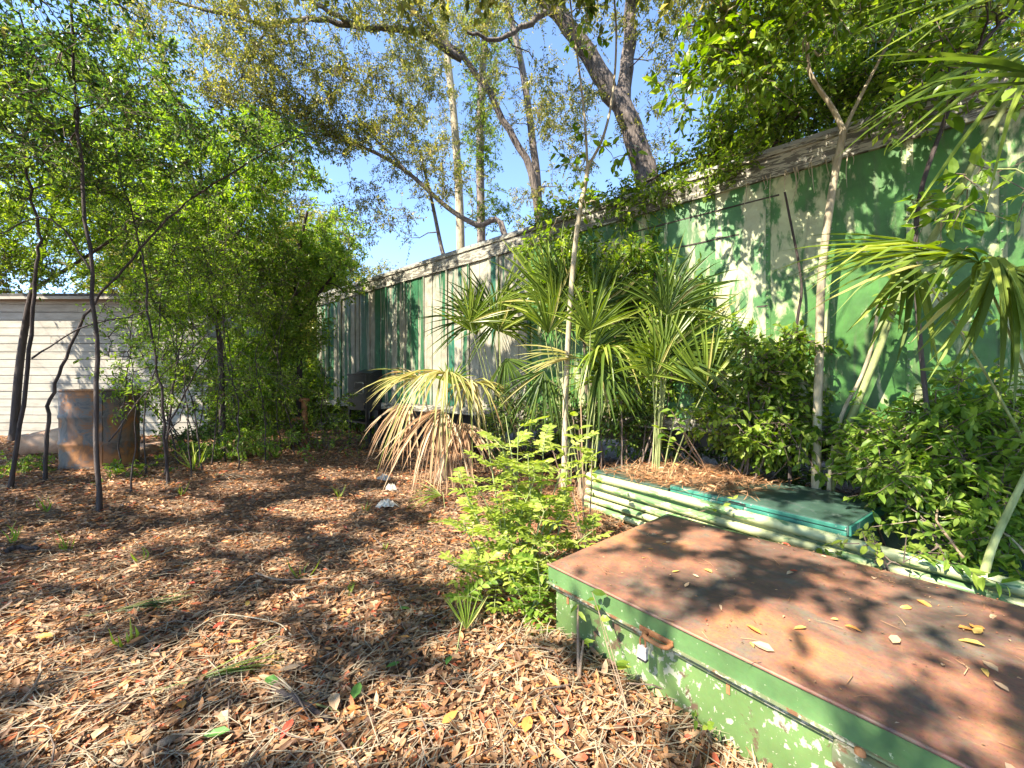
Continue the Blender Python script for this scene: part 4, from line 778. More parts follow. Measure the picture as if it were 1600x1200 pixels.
for (x, y, rz, sc, lab) in ((-7.3, 13.2, 1, 1.2, 'thicket bush right behind the shed corner'), (-5.2, 13.4, 2, 1.1, 'thicket bush beyond the far trailer end'), (-4.4, 11.9, 3, .8, 'low thicket bush at the far trailer corner'), (-9.5, 14.5, 4, 1.9, 'tall thicket bush behind the shed roof'), (-12.2, 15.0, 2.2, 2.1, 'biggest thicket bush above the middle of the shed roof'), (-15.2, 15.2, .7, 2.0, 'thicket bush above the shed roof near the left edge'), (-18.5, 15.5, 5.2, 2.0, 'thicket bush above the shed roof at the left edge'), (-3.0, 13.2, .5, .9, 'thicket bush behind the far third of the trailer'), (-.6, 11.2, 1.5, .85, 'thicket bush seen under the trailer behind the drying palmetto'), (1.2, 9.6, 2.5, .85, 'thicket bush seen under the trailer behind the centre palms'), (2.9, 8.3, 3.5, .85, 'thicket bush seen under the trailer behind the straw'), (4.6, 7.2, 4.5, .85, 'thicket bush seen under the trailer behind the forked sapling'), (6.3, 6.2, 5.5, .9, 'thicket bush seen under the trailer at the right edge')):
    copy_thing(bgb, 'thicket_bush', lab, (x, y, float(gz(x, y))), rz, sc)

# ---------------------------------------------------------------- fan palms
def fan(hub, ax, nr, rad_, spread, nseg, droop=.25, w=.03, cup=.15, joined=.35, jit=.06):
    ax = nrm(np.asarray(ax, float)); nr = np.asarray(nr, float); sd_ = nrm(np.cross(ax, nr)); nr = np.cross(sd_, ax); out = []
    w = w*.74; nseg = int(nseg*1.25)
    for a in np.linspace(-spread, spread, nseg)+R.normal(0, jit*.9, nseg):
        d = nrm(math.cos(a)*ax+math.sin(a)*sd_+nr*R.normal(0, .09)); s = -math.sin(a)*ax+math.cos(a)*sd_
        L = rad_*(.80+.20*math.cos(a*.8))*R.uniform(.72, 1.08); dr = droop*R.uniform(.5, 1.7); kink = R.normal(0, .07)*L; brk = R.uniform(.1, .35)*L if R.random() < .16 else 0.0
        V = []; ts = (0, .2, .42, .65, .85, 1); wd = (.12, .62, 1, .72, .38, .04)
        for t, ww in zip(ts, wd):
            c = hub+d*L*t+nr*cup*L*t*(1-t)-np.array([0, 0, 1])*(dr*L*t**2.4+brk*max(0, t-.6)*2.2)+s*kink*t*t; h = w*ww*.5
            V += [c+s*h+nr*h*.45, c-nr*h*.25, c-s*h+nr*h*.45]
        Qf = [];
        for i in range(len(ts)-1):
            b = i*3; Qf += [(b, b+1, b+4, b+3), (b+1, b+2, b+5, b+4)]
        out.append((np.array(V), np.array(Qf)))
    return out
def palm(label, base, fronds, group='fan palms along the trailer', pm='stem_green', name='fan_palm'):
    """fronds: (hub, ax, nr, radius, spread, nseg, droop, mat[, width])"""
    base = np.asarray(base, float); t = thing(name, label, 'palm', base, group)
    if name == 'fan_palm' and base[1] > 4.5 and 'drying' not in label:
        h0 = np.mean([np.asarray(f[0]) for f in fronds], 0)
        for k in range(5):
            a = R.uniform(-1.3, 1.3); hb = h0+[R.normal(0, .28), R.normal(-.12, .15), R.normal(.12, .28)]
            fronds = fronds+[(hb, (math.sin(a), R.uniform(-.3, .0), math.cos(a)*.9+.1), (R.normal(0, .2), -1, .25), R.uniform(.7, 1.0), R.uniform(.6, 1.2), 18, R.uniform(.05, .3), 'palm' if R.random() < .65 else 'palm_dark', .042)]
    for f in fronds:
        hub, ax, nr, rr, sp_, ns, dr, m = f[:8]; w = f[8] if len(f) > 8 else .032
        hub = np.asarray(hub, float); b0 = base+[R.normal(0, .05), R.normal(0, .05), .05]
        mid = b0*.45+hub*.55+np.array([0, 0, .10]); pt = spline([b0, mid, hub], 6)-base
        fr = build('frond', [(V-base, Q_) for V, Q_ in fan(hub, ax, nr, rr, sp_, ns, dr, w)], M[m], t, False)
        build('petiole', tube(pt, np.linspace(.010, .006, len(pt))*(1 if name == 'fan_palm' else .35), 6), M['palm_dead' if m in ('palm_dead', 'palm_dry') else pm], fr, True)
    if base[1] > 2.7 and name == 'fan_palm': build('root_boot', [(V-base, f) for V, f in tube(spline([base-[0, 0, .1], base+[0, 0, .15], base+[.02, 0, .32]], 3), [.11]*3+[.1]*3+[.07], 10)], M['vinewood'], t, True)
    return t
cam_n = lambda p: nrm(np.array([0, 0, CAMZ])-p)
# drying palmetto left of centre
b = G(640, 752); b[1] += .25; b[0] = -1.2
H = [W(655, 590, 5.9), W(700, 585, 5.7), W(735, 600, 5.8), W(690, 640, 5.6), W(720, 660, 5.5), W(640, 630, 6.0)]
palm('drying yellow palmetto with drooping fronds left of the centre sapling', [-1.05, 5.95, .08],
     [(H[0], (-.9, -.25, .12), (0, -.3, 1), .88, .95, 18, .22, 'palm_dry', .05), (H[1], (-.35, -.7, .1), (0, -.2, 1), 1.15, 1.35, 30, .75, 'palm_dry', .05), (H[2], (.5, -.6, .1), (0, -.1, 1), 1.0, 1.3, 26, .8, 'palm_dry', .05),
      (H[3], (-.2, -.6, -.5), (0, -.7, .6), .95, 1.0, 24, .5, 'palm_dead', .045), (H[4], (.2, -.5, -.6), (0, -.8, .5), .8, .9, 20, .4, 'palm_dead', .045), (H[5], (-.35, -.5, -.5), (0, -.7, .6), .75, .8, 18, .5, 'palm_dead', .045),
      (W(705, 600, 5.9), (.1, .2, 1), (0, -1, .2), .5, 1.2, 16, .3, 'palm', .04)])
palm('dark spiky fan palm against the white trailer boards', [-.05, 6.3, .08],
     [(W(780, 495, 6.1), (-.25, -.1, .95), (0, -1, .1), 1.05, 2.6, 34, .08, 'palm_dark', .045), (W(745, 500, 6.2), (-.8, 0, .5), (0, -1, .3), .95, 1.2, 22, .12, 'palm_dark', .04), (W(790, 560, 6.0), (.3, -.3, -.8), (0, -1, 0), .8, 1.0, 18, .1, 'palm_dark', .04)])
palm('tall upright fan palm behind the centre sapling', [.75, 5.6, .08],
     [(W(860, 470, 5.5), (-.05, 0, 1), (0, -1, .15), 1.15, .75, 26, .05, 'palm', .05), (W(875, 480, 5.4), (.1, 0, 1), (.3, -1, .15), 1.1, .5, 16, .05, 'palm_dark', .045), (W(900, 530, 5.2), (.75, -.2, .55), (-.3, -.9, .4), .95, .9, 20, .10, 'palm', .05)])
palm('yellowing fan palm hanging at the foot of the centre sapling', [.95, 5.1, .08],
     [(W(905, 560, 5.0), (-.9, -.2, .1), (0, -.5, .9), .85, .45, 8, .12, 'palm_dry', .055), (W(945, 545, 4.9), (.2, -.5, .1), (0, -.4, .9), .72, 1.7, 26, .75, 'palm', .055), (W(935, 570, 4.9), (.5, -.3, -.7), (0, -1, .1), .7, 1.0, 18, .2, 'palm_dark', .045), (W(850, 580, 5.1), (-.3, -.2, -.7), (0, -1, .1), .75, .9, 16, .2, 'palm_dark', .045)])
palm('spreading fan palm beside the pine straw, blades fanned to the right', [1.75, 4.75, .08],
     [(W(1045, 545, 4.5), (.78, -.1, .62), (-.2, -1, .25), 1.0, .75, 24, .05, 'palm', .05), (W(1040, 560, 4.4), (.85, -.1, .1), (-.1, -.9, .5), .85, .9, 20, .25, 'palm_dark', .045), (W(1035, 570, 4.5), (-.5, -.3, .5), (.2, -1, .3), .8, .8, 16, .15, 'palm', .045), (W(1035, 555, 4.4), (.2, 0, .9), (0, -1, .2), .8, .6, 14, .05, 'palm', .045)])
# big near palm at the right
palm('large near fan palm at the right edge with long drooping blades', [3.85, 2.5, .05],
     [(W(1530, 410, 2.35), (-.95, .1, .12), (0, -.45, .9), 1.05, 1.0, 30, .16, 'palm', .05), (W(1560, 400, 2.3), (-.25, -.1, -.95), (-.1, -1, .1), .85, .75, 14, .05, 'palm', .06), (W(1575, 420, 2.2), (.5, -.2, -.7), (0, -1, .3), .8, 1.0, 16, .15, 'palm', .055),
      (W(1420, 395, 2.7), (-.25, -.1, -.9), (-.1, -1, .1), .72, .45, 9, .05, 'palm', .06), (W(1640, 60, 1.9), (-.75, .1, -.45), (-.3, -.7, .6), 1.0, .45, 7, .08, 'palm', .032), (W(1640, -20, 1.8), (-.8, .1, -.1), (-.3, -.7, .6), .9, .45, 6, .08, 'palm', .032),
      (W(1660, 130, 1.6), (-.9, .1, .12), (0, -.6, .8), .7, .25, 4, .04, 'palm_dark', .06)])
# palmetto seedlings
palm('little palmetto leaf standing before the chest corner', G(728, 1030), [(G(728, 1000)+[0, .02, .05], (0, .25, 1), (0, -1, .2), .24, .6, 13, .03, 'palm', .014)], 'palmetto seedlings', name='palmetto_seedling')
palm('small palmetto fan lying low left of the lime bush', G(690, 800), [(G(690, 790)+[0, 0, .12], (-.8, -.1, .15), (0, -.3, 1), .42, .8, 14, .15, 'palm', .022)], 'palmetto seedlings', name='palmetto_seedling')
def fallen_fan(label, px, py, ax, r, m, sp_=.35):
    p = G(px, py)+[0, 0, .035]; t = thing('fallen_fan_leaf', label, 'palm leaf', p, 'fallen palm leaves')
    build('blade', [(V-p, f) for V, f in fan(p, ax, (0, 0, 1), r, sp_, 14, .03, .014, .06)], M[m], t); build('stalk', tube([(0, 0, 0), -nrm(np.array(ax))*.22], .005, 6), M['stem_green'], t)
fallen_fan('bleached fan leaf with white tips lying near the bottom middle', 580, 1165, (.75, .65, .05), .20, 'palm_dead'); fallen_fan('grey dried fan leaf lying beside the dark stick', 470, 1105, (-.9, .25, .02), .26, 'drystraw')
fallen_fan('pale dried fan leaf on the litter below the far saplings', 350, 745, (.9, -.3, .05), .6, 'drystraw', .5); fallen_fan('long green fan leaf flattened on the litter left of centre', 300, 1075, (.9, .35, .02), .42, 'palm', .10); fallen_fan('thin green fan leaf flattened in the shade at left', 170, 965, (.95, .3, .02), .5, 'palm_dark', .1)

# ---------------------------------------------------------------- lime bush with feathered leaves in the middle foreground
def pinnate(base, d, L, pairs, ll, lw):
    d = nrm(np.asarray(d, float)); side = nrm(np.cross(d, [0, 0, 1])+[1e-4, 0, 0]); up = np.cross(side, d); P = []; D = []; N = []
    t = np.linspace(.18, 1, pairs)
    c = np.array([base+d*L*q-np.array([0, 0, .22])*L*q*q for q in t])
    for i, q in enumerate(c):
        for s in (-1, 1):
            P.append(q); D.append(side*s*.85+d*.45+up*R.normal(.05, .15)); N.append(up+R.normal(0, .2, 3))
    P.append(c[-1]); D.append(d); N.append(up)
    return np.array(P), np.array(D), np.array(N), np.vstack([base, c])
def pinnate_bush(name, label, base, stems, nleaf, L, pairs, ll, lw, lm, spread=1.0, group=None, cat='bush'):
    base = np.asarray(base, float); t = thing(name, label, cat, base, group); PP = []; DD = []; NN = []; tb = []
    for top in stems:
        top = np.asarray(top, float); b0 = base+[R.normal(0, .05), R.normal(0, .05), -.03]; sp_ = spline([b0, b0*.5+top*.5+R.normal(0, .04, 3), top], 5)
        build('stem', [(V-base, f) for V, f in tube(sp_, np.linspace(.008, .004, len(sp_)), 6)], M['stem_green'], t, True)
        for k in range(nleaf):
            q = sp_[int(len(sp_)*R.uniform(.3, .999))]; a = R.uniform(0, 6.28); dd = np.array([math.cos(a)*spread, math.sin(a)*spread, R.uniform(.1, .9)])
            p_, d_, n_, line = pinnate(q, dd, L*R.uniform(.6, 1.15), pairs, ll, lw); PP.append(p_); DD.append(d_); NN.append(n_); tb += tube(line, .0022, 4, False)
    P = np.concatenate(PP); D = np.concatenate(DD); N = np.concatenate(NN); k = len(P)
    kind(build('leaf_stalks', [(V-base, f) for V, f in tb], M['stem_green'], t), 'stuff'); V, f = leaves4(P, D, N, ll*R.uniform(.7, 1.2, k), lw*R.uniform(.8, 1.15, k)); build('foliage', [(V-base, f)], M[lm], t)
    return t
pinnate_bush('feathery_bush', 'lime green bush with feathered leaves before the chest corner', [.05, 2.95, .02],
             [W(785, 700, 3.0), W(825, 710, 2.9), W(745, 760, 2.9), W(875, 740, 3.0), W(785, 770, 2.75), W(725, 820, 2.8), W(850, 800, 2.75), W(800, 850, 2.65), W(760, 880, 2.6), W(890, 780, 3.0), W(715, 740, 3.0), W(810, 670, 3.0), W(925, 830, 2.9), W(700, 880, 2.7), W(760, 680, 3.0), W(850, 690, 3.1), W(890, 700, 3.1), W(790, 650, 3.1), W(835, 750, 2.8), W(870, 860, 2.6)], 9, .26, 6, .07, .032, 'lime_leaf')
pinnate_bush('feathery_sprig', 'green feathered sprig with toothed leaves over the chest corner', [.1, 2.6, .02], [W(840, 880, 2.45), W(870, 900, 2.4), W(800, 900, 2.5), W(730, 930, 2.45)], 6, .2, 5, .06, .032, 'green_leaf')
def sprout(label, base, tops, leaf, lm, nl=7, group='young sprouts', name='sprout', sm='vinewood', r=.009):
    base = np.asarray(base, float); t = thing(name, label, 'sprout', base, group); P = []; D = []
    for top in tops:
        sp_ = spline([base, base*.5+np.asarray(top)*.5+R.normal(0, .02, 3), top], 6); build('stem', [(V-base, f) for V, f in tube(sp_, np.linspace(r, r*.5, len(sp_)), 6)], M[sm], t, True)
        for k in range(nl):
            q = sp_[max(2, len(sp_)-1-k//2)]; a = R.uniform(0, 6.28); P.append(q); D.append((math.cos(a), math.sin(a), R.uniform(-.5, .7)))
    k = len(P); V, f = leaves4(np.array(P), np.array(D), nrm(R.normal(0, .4, (k, 3))+[0, -.3, 1]), leaf[0]*R.uniform(.7, 1.2, k), leaf[1]*R.uniform(.8, 1.15, k)); build('foliage', [(V-base, f)], M[lm], t); return t
sprout('pale-leaved sprout on a thin stem left of the ribbed bin', G(915, 860), [W(880, 700, 3.6), W(905, 670, 3.6), W(925, 715, 3.6), W(860, 690, 3.7), W(895, 650, 3.7)], (.135, .06), 'lime_leaf', 9)
sprout('young sprout with broad bright leaves above the pine straw', bw(1.0, .95, .5), [W(1045, 690, 4.1), W(1060, 660, 4.1), W(1030, 670, 4.1), W(1048, 640, 4.2)], (.11, .055), 'green_leaf', 6)
sprout('thin brown vine stem leaning on the chest front with few leaves', G(905, 1075), [W(903, 945, 2.12), W(912, 1000, 2.05)], (.06, .03), 'green_leaf', 3, r=.010)
sprout('wiry vine with oval leaves climbing over the chest front edge', G(985, 1125), [W(960, 1040, 1.88), W(935, 955, 1.98), W(925, 925, 2.02)], (.065, .034), 'mid_leaf', 3, r=.003)
sprout('little green weed growing at the chest foot', G(1100, 1180)+[.05, .02, .02], [W(1105, 1135, 1.55), W(1085, 1120, 1.55)], (.04, .02), 'mid_leaf', 5, r=.003)
sprout('three-leaved seedling in front of the pine straw heap', bw(.95, -.1, .05), [W(1130, 790, 3.3), W(1145, 780, 3.3), W(1118, 800, 3.2)], (.07, .03), 'lime_leaf', 3, r=.003)
sprout('yellow-green seedling lying in the bottom middle litter', G(800, 1150), [W(800, 1140, 1.72), W(790, 1150, 1.7)], (.05, .022), 'lime_leaf', 4, r=.002)

# grass tufts, individual
M['grass'] = M['palm']
def tuft(label, px, py, n, h, m='palm', w=.006, spread=.5):
    p = G(px, py); a = R.uniform(0, 6.28, n); D = np.c_[np.cos(a)*spread, np.sin(a)*spread, np.ones(n)]; D = nrm(D*[[1, 1, 1]]+R.normal(0, .1, (n, 3)))
    V, f = strips(np.c_[R.normal(0, .015, (n, 2)), np.zeros(n)], D, rand_dirs(n), h*R.uniform(.6, 1.15, n), w); o = build('grass_tuft', [(V, f)], M[m]); o.location = p; tag(o, label, 'grass', 'grass tufts in the litter')
tuft('bright yellow-green grass tuft in the sun patch at lower left', 203, 1012, 7, .16, 'lime_leaf', .010, .25)
for px, py, h, n, lab in ((105, 860, .2, 8, 'green grass tuft in the shade below the straight sapling'), (72, 800, .22, 9, 'grass tuft left of the straight sapling foot'), (225, 880, .16, 6, 'leafy tuft near the shaded left middle'), (475, 905, .2, 5, 'thin grass tuft in the shaded centre left'), (545, 930, .12, 5, 'short green tuft on the sun patch left of the lime bush'), (305, 735, .55, 16, 'tall grass clump under the far saplings'), (370, 715, .6, 18, 'tall arching grass clump before the thicket'), (340, 720, .5, 12, 'wispy grass clump between the two tall clumps'), (430, 715, .4, 12, 'grass clump near the rusty post'), (530, 780, .22, 8, 'green tuft at the edge of the far sun patch'), (572, 800, .14, 7, 'small leafy tuft beside the white scraps'), (610, 720, .28, 9, 'grass wisp before the drying palmetto'), (20, 850, .25, 8, 'grass tuft at the left picture edge'), (285, 775, .2, 8, 'grass tuft at the foot of the forked sapling'), (600, 860, .1, 5, 'tiny tuft on the shaded path left of the bush')):
    tuft(lab, px, py, n, h, 'palm' if R.random() < .6 else 'green_leaf', .006+.004*(h > .3))

# ---------------------------------------------------------------- litter
def free(P): return ~in_rect(P, CO, CU, CV, C_L, C_D, -.02) & ~in_rect(P, BO, BU, BV, BL, 1.15, 0)
N_ = 205000; u = R.random(N_); yy = (math.sqrt(1.25)+u*(math.sqrt(13)-math.sqrt(1.25)))**2; pxx = R.uniform(-150, 1750, N_); P = np.c_[(pxx-800)/F*yy, yy, np.zeros(N_)]
ok = free(P) & ((P[:, :2]-TO)@TN > -2.3) & ~((P[:, 1] > SY-.1) & (P[:, 0] < SX1)); P = P[ok]; k = len(P); P[:, 2] = gz(P[:, 0], P[:, 1])+R.random(k)**1.5*.045
a = R.uniform(0, 6.28, k); D = np.c_[np.cos(a), np.sin(a), R.normal(.05, .22, k)]; Nn = nrm(np.c_[R.normal(0, .38, (k, 2)), np.ones(k)]); Ls = (.018+.048*R.random(k)**1.6)*(1+.09*P[:, 1]); Ws = Ls*R.uniform(.28, .48, k)
nearm = P[:, 1] < 2.8
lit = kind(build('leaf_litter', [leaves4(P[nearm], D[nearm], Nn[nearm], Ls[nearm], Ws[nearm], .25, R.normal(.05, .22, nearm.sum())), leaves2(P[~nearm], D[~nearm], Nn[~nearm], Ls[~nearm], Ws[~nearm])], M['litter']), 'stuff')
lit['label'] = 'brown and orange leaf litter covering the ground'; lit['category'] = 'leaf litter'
N_ = 15000; u = R.random(N_); yy = (math.sqrt(1.25)+u*(math.sqrt(10)-math.sqrt(1.25)))**2; pxx = R.uniform(-150, 1500, N_); P = np.c_[(pxx-800)/F*yy, yy, np.zeros(N_)]; P = P[free(P)]; k = len(P); P[:, 2] = gz(P[:, 0], P[:, 1])+.02+R.random(k)*.04
a = R.normal(.35, .9, k); D = np.c_[np.cos(a), np.sin(a), R.normal(0, .06, k)]; sg = kind(build('dry_grass_blades', [strips(P, D, np.tile([0, 0, 1.], (k, 1)), R.uniform(.1, .32, k), .0022)], M['drystraw']), 'stuff'); sg['label'] = 'loose dry grass blades and needles strewn over the leaf litter'; sg['category'] = 'dry grass'
n = 2500; P = np.c_[R.normal(.55, .35, n), R.normal(4.9, .5, n), np.zeros(n)]; P = P[free(P)]; n = len(P); P[:, 2] = gz(P[:, 0], P[:, 1])+R.random(n)*.12; D = nrm(np.c_[R.normal(size=(n, 2)), R.normal(0, .2, n)])
s2 = kind(build('pine_straw', [strips(P, D, np.tile([0, 0, 1.], (n, 1)), R.uniform(.12, .25, n), .003)], M['straw']), 'stuff'); s2['label'] = 'orange pine straw on the ground left of the ribbed bin'; s2['category'] = 'pine straw'

# twigs strewn over the litter, grit and leaf crumbs on the chest lid
tw_ = []
for i in range(260):
    y = 1.3+R.random()**1.5*7; x = (R.uniform(-100, 1000)-800)/F*y; p = np.array([x, y, float(gz(x, y))+.03+R.random()*.03]); a = R.uniform(0, 6.28); L_ = R.uniform(.08, .35); dv = np.array([math.cos(a), math.sin(a), R.normal(0, .05)])*L_
    if free(p[None])[0]: tw_ += tube([p, p+dv*.5+R.normal(0, .012, 3)+[0, 0, .008], p+dv], [r_ for r_ in np.array([1, .8, .5])*R.uniform(.002, .005)], 5)
o = kind(build('twig_litter', tw_, M['twig']), 'stuff'); o['label'] = 'small dead twigs strewn over the leaf litter'; o['category'] = 'twigs'
n = 420; a_ = R.random(n)*C_L; b_ = np.where(R.random(n) < .45, C_D-.02-R.random(n)**2*.25, R.random(n)*C_D); P = np.array([cw(x, y, C_H+.009) for x, y in zip(a_, b_)]); t_ = R.uniform(0, 6.28, n)
o = kind(build('lid_debris', [leaves2(P, np.c_[np.cos(t_), np.sin(t_), R.normal(.05, .1, n)], nrm(np.c_[R.normal(0, .3, (n, 2)), np.ones(n)]), R.uniform(.006, .022, n), R.uniform(.003, .010, n))], M['litter']), 'stuff'); o['label'] = 'crumbs of dead leaf and grit on the rusty chest lid'; o['category'] = 'debris'
n = 60; P = np.array([cw(R.random()*C_L, R.random()*C_D, C_H+.010) for _ in range(n)]); t_ = R.uniform(0, 6.28, n)
o = kind(build('lid_needles', [strips(P, np.c_[np.cos(t_), np.sin(t_), np.zeros(n)], np.tile([0, 0, 1.], (n, 1)), R.uniform(.03, .13, n), .0012)], M['straw']), 'stuff'); o['label'] = 'pine needles scattered on the rusty chest lid'; o['category'] = 'pine needles'

# single coloured leaves
def one_leaf(label, p, L, col, group, cat='leaf', rz=None):
    key = 'one_'+col
    if key not in M: M[key] = leaf_mat(key, {'red': [(0, (.42, .05, .035)), (1, (.5, .09, .05))], 'yellow': [(0, (.55, .33, .06)), (1, (.6, .42, .14))], 'tan': [(0, (.42, .27, .15)), (1, (.55, .40, .26))], 'orange': [(0, (.52, .22, .05)), (1, (.58, .28, .08))], 'green': [(0, (.05, .14, .03)), (1, (.1, .22, .05))]}[col], .15, .5)
    rz = R.uniform(0, 6.28) if rz is None else rz
    V, f = leaves4(np.zeros((1, 3)), np.array([[math.cos(rz), math.sin(rz), R.uniform(0, .12)]]), np.array([[R.normal(0, .15), R.normal(0, .15), 1]]), np.array([L]), np.array([L*R.uniform(.35, .6)]), .25, np.array([R.uniform(-.1, .35)]))
    o = build('fallen_leaf', [(V, f)], M[key]); o.location = p; tag(o, label, cat, group)
lid_leaves = [('yellow', 1050, 894, .05), ('yellow', 1113, 895, .06), ('tan', 1070, 917, .05), ('tan', 1092, 902, .035), ('yellow', 1260, 980, .06), ('orange', 1319, 977, .06), ('orange', 1190, 991, .07), ('tan', 1210, 1018, .08), ('yellow', 1172, 1003, .035), ('tan', 1395, 1005, .07), ('orange', 1432, 937, .07), ('orange', 1425, 950, .05), ('red', 1247, 892, .05), ('tan', 1240, 894, .05), ('tan', 1365, 905, .06), ('orange', 1497, 980, .06), ('orange', 1530, 986, .08), ('yellow', 1522, 990, .07), ('yellow', 1540, 1010, .08), ('tan', 1555, 961, .05), ('tan', 1472, 1040, .03), ('yellow', 1536, 1044, .05), ('tan', 1560, 1050, .06), ('tan', 1577, 1081, .05), ('tan', 1040, 848, .05), ('orange', 1035, 850, .04), ('tan', 1018, 835, .04), ('yellow', 1003, 872, .03), ('red', 1222, 848, .05), ('tan', 1170, 843, .04), ('tan', 1283, 868, .03), ('tan', 1125, 945, .035), ('orange', 1012, 857, .04), ('tan', 1580, 1195, .06), ('yellow', 1310, 968, .03)]
seen = {}
ORD = ['leftmost', 'second', 'third', 'fourth', 'fifth', 'sixth', 'seventh', 'eighth', 'ninth', 'tenth', 'eleventh', 'twelfth', 'thirteenth', 'fourteenth', 'fifteenth', 'sixteenth', 'seventeenth', 'eighteenth']
def ordinal(items, it):
    k = sorted([q[1] for q in items if q[0] == it[0]]).index(it[1]); return ORD[k]+(' from the left' if k else '')
for col, px, py, L in lid_leaves:
    t_ = (CAMZ-C_H-.008)*F/(py-600); p = np.array([(px-800)/F*t_, t_, C_H+.009]); one_leaf(f'{col} leaf on the rusty lid, {ordinal(lid_leaves, (col, px))} of the {col} ones', p, L, col, f'{col} fallen leaves on the chest lid')
ground_leaves = (('red', 305, 922, .07), ('red', 458, 1142, .09), ('red', 425, 968, .05), ('orange', 355, 1018, .09), ('red', 350, 985, .08), ('orange', 640, 1010, .06), ('red', 175, 880, .06), ('green', 552, 1110, .10), ('green', 415, 1075, .10), ('green', 622, 965, .09), ('green', 360, 1160, .11), ('yellow', 55, 1010, .09), ('tan', 520, 1100, .13), ('tan', 345, 1130, .10), ('orange', 820, 1165, .09), ('orange', 690, 1150, .09), ('tan', 145, 1175, .09), ('green', 625, 1050, .08), ('green', 705, 1040, .07), ('orange', 285, 1125, .09), ('yellow', 385, 960, .08), ('tan', 470, 1055, .11))
for col, px, py, L in ground_leaves:
    p = G(px, py)+[0, 0, .055]; one_leaf(f'large {col} leaf on the ground, {ordinal(ground_leaves, (col, px))} of the {col} ones', p, L, col, f'large {col} leaves on the ground')
def stick(label, pts, r, m='bark_dark', name='stick', n=8):
    pts = spline([np.asarray(p, float) for p in pts], 5); pts[1:-1] += R.normal(0, r*.25, (len(pts)-2, 3)); b = pts[0].copy(); tag(build(name, [(V-b, f) for V, f in tube(pts, r*np.linspace(1, .75, len(pts))*(1+R.normal(0, .06, len(pts))), n)], M[m], smooth=True), label, 'stick').location = b
stick('dark broken stick lying in the lower middle litter', [G(425, 1090)+[0, 0, .045], G(465, 1110)+[0, 0, .05], G(515, 1137)+[0, 0, .04]], .014)
stick('thick brown branch piece at the bottom edge of the litter', [G(225, 1195)+[0, 0, .035], G(262, 1175)+[0, 0, .045], G(300, 1155)+[0, 0, .04]], .020, 'vinewood')
stick('curled pale root end at the left bottom', [G(35, 1110)+[0, 0, .04], G(60, 1085)+[0, 0, .08], G(65, 1055)+[0, 0, .07]], .007, 'vinewood'); stick('thin bent twig crossing the sun patch at left', [G(300, 998)+[0, 0, .05], G(350, 975)+[0, 0, .06], G(430, 985)+[0, 0, .05], G(455, 1005)+[0, 0, .05]], .004, 'bark_pale')
stick('long thin stick lying in the shaded centre', [G(400, 905)+[0, 0, .05], G(440, 918)+[0, 0, .06], G(520, 912)+[0, 0, .05]], .007, 'vinewood'); stick('dark stick half buried at far left', [G(10, 870)+[0, 0, .05], G(30, 865)+[0, 0, .06], G(60, 866)+[0, 0, .05]], .02)
stick('thin branch leaning before the chest foot', [G(880, 1150)+[0, 0, .05], W(900, 1090, 1.95), W(912, 1060, 2.02)], .006, 'vinewood'); stick('bare forked twig resting on the green pipe', [bw(3.0, .1, .50), bw(2.85, .4, .62), bw(2.8, .9, .66)], .008, 'vinewood'); stick('crooked pale twig over the dark end of the bin', [bw(3.3, .15, .47), bw(3.1, .5, .62), bw(2.7, .7, .60), bw(2.6, 1.1, .75)], .006, 'bark_pale')
M['scrap'] = paint_mat('white_scrap', (.42, .39, .33), (.26, .22, .17), (.22, .15, .10), .56, .60, 30, rough=.6)
for px, py, sc_, lab in ((600, 752, .14, 'crumpled white scrap behind the small tuft'), (612, 768, .10, 'torn white scrap, middle of the three before the palmetto'), (605, 795, .16, 'star-shaped white plastic scrap nearest the path')):
    n = 16; a = np.arange(n)*6.283/n; rr = sc_*(.6+.4*R.random(n)); V = np.vstack([np.c_[rr*np.cos(a), rr*np.sin(a)*.7, R.random(n)*.05], np.c_[rr*.5*np.cos(a), rr*.5*np.sin(a)*.6, .05+R.random(n)*.06], [[0, 0, .05]]])
    f = [(i, (i+1) % n, n+(i+1) % n, n+i) for i in range(n)]+[(n+i, n+(i+1) % n, 2*n) for i in range(n)]; o = build('scrap', [(V, f)], M['scrap']); o.location = G(px, py)+[0, 0, .01]; tag(o, lab, 'scrap', 'white scraps')

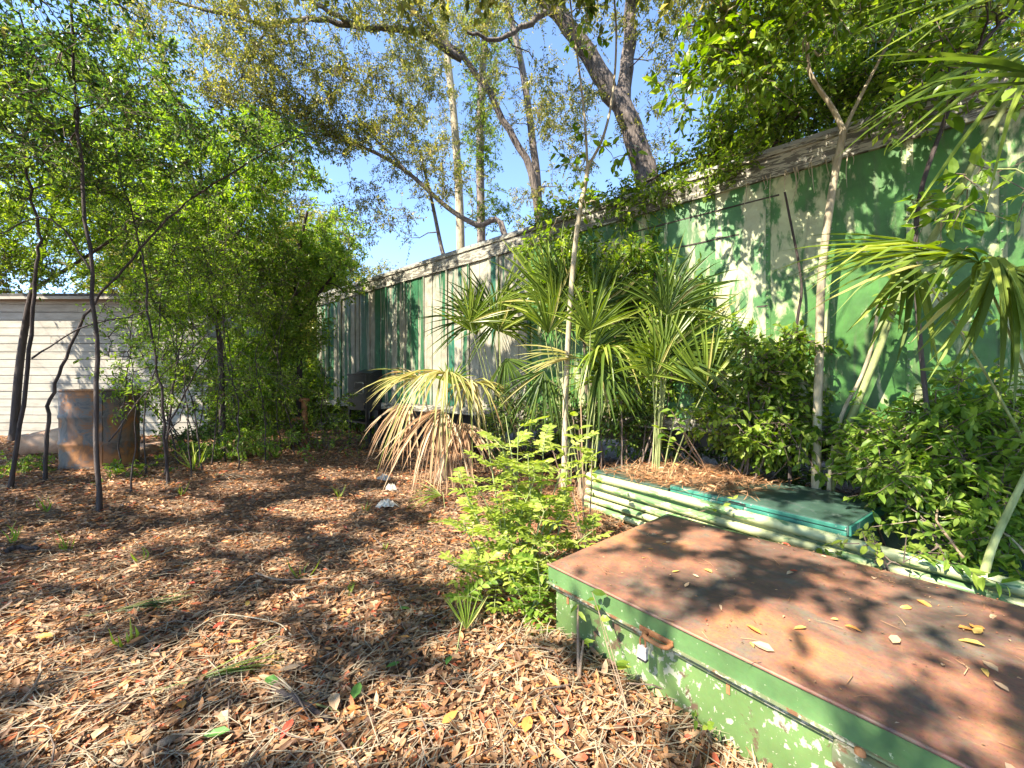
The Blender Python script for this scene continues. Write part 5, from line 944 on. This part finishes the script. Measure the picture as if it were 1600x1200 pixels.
# ---------------------------------------------------------------- unseen shade trees behind and left of the camera (leaves cut away to shape the sun patches)
SH = []
nA = 2700; gxs = R.uniform(-11, 8, nA); gys = R.uniform(-1.5, 14.5, nA); kp = ~((gys > 8.5) & (gxs < 1) & (gxs > -6.5) & (R.random(nA) > .06)); gxs, gys = gxs[kp], gys[kp]; nA = len(gxs); zz = R.uniform(4.8, 7.2, nA); A_ = np.c_[gxs, gys, np.zeros(nA)]+SUN*((zz/SUN[2])[:, None])
for _ in range(6):      # shade crowns that would show are lifted out of view
    ppx, ppy = proj(A_); hid = (A_[:, 1] > .3) & (ppx > -60) & (ppx < 1660) & (ppy > -60); zz = np.where(hid, zz+.9, zz); A_ = np.c_[gxs, gys, np.zeros(nA)]+SUN*((zz/SUN[2])[:, None])
ppx, ppy = proj(A_); A_ = A_[shaded(A_)]; ppx, ppy = proj(A_); TWR[0] = .003
vis = (A_[:, 1] > .3) & (ppx > -60) & (ppx < 1660) & (ppy > -60); A_ = A_[~vis]
trunks = np.array([[-6.8, -5.2], [-11.5, -.5], [-9.5, -8.5], [-1.0, -6.5], [-14.5, -5.0]])
own = np.argmin(np.linalg.norm(A_[:, None, :2]-trunks[None], axis=2), 1)
labs = ['leafy oak standing behind the viewer on the left', 'leafy oak beyond the left edge of the view', 'leafy oak farther behind the viewer', 'leafy oak right behind the viewer', 'leafy oak farthest to the left of the viewer']
for i in range(5):
    q = A_[own == i]
    if len(q) < 5: continue
    tx, ty = trunks[i]; c = q.mean(0); st = [([gb([tx, ty])]+[[tx, ty, 3], [tx+.1, ty+.1, 5.2], [c[0]*.3+tx*.7, c[1]*.3+ty*.7, 7.0]], .22, .08)]
    for j in range(4):
        qq = q[q[:, 1] < 1.5] if (q[:, 1] < 1.5).sum() > 3 else q; e = qq[R.integers(len(qq))]; st.append(([[tx+.1, ty+.1, 5.0], [tx*.5+e[0]*.5, ty*.5+e[1]*.5, 5.6], e], .055, .02))
    plant('oak_tree', labs[i], 'tree', st, q, (.115, .062), M['oak_leaf'], M['bark_oak'], group='oaks behind the viewer', nt_=10, nl=13, tl=.46, filt=shaded, flat=.35)
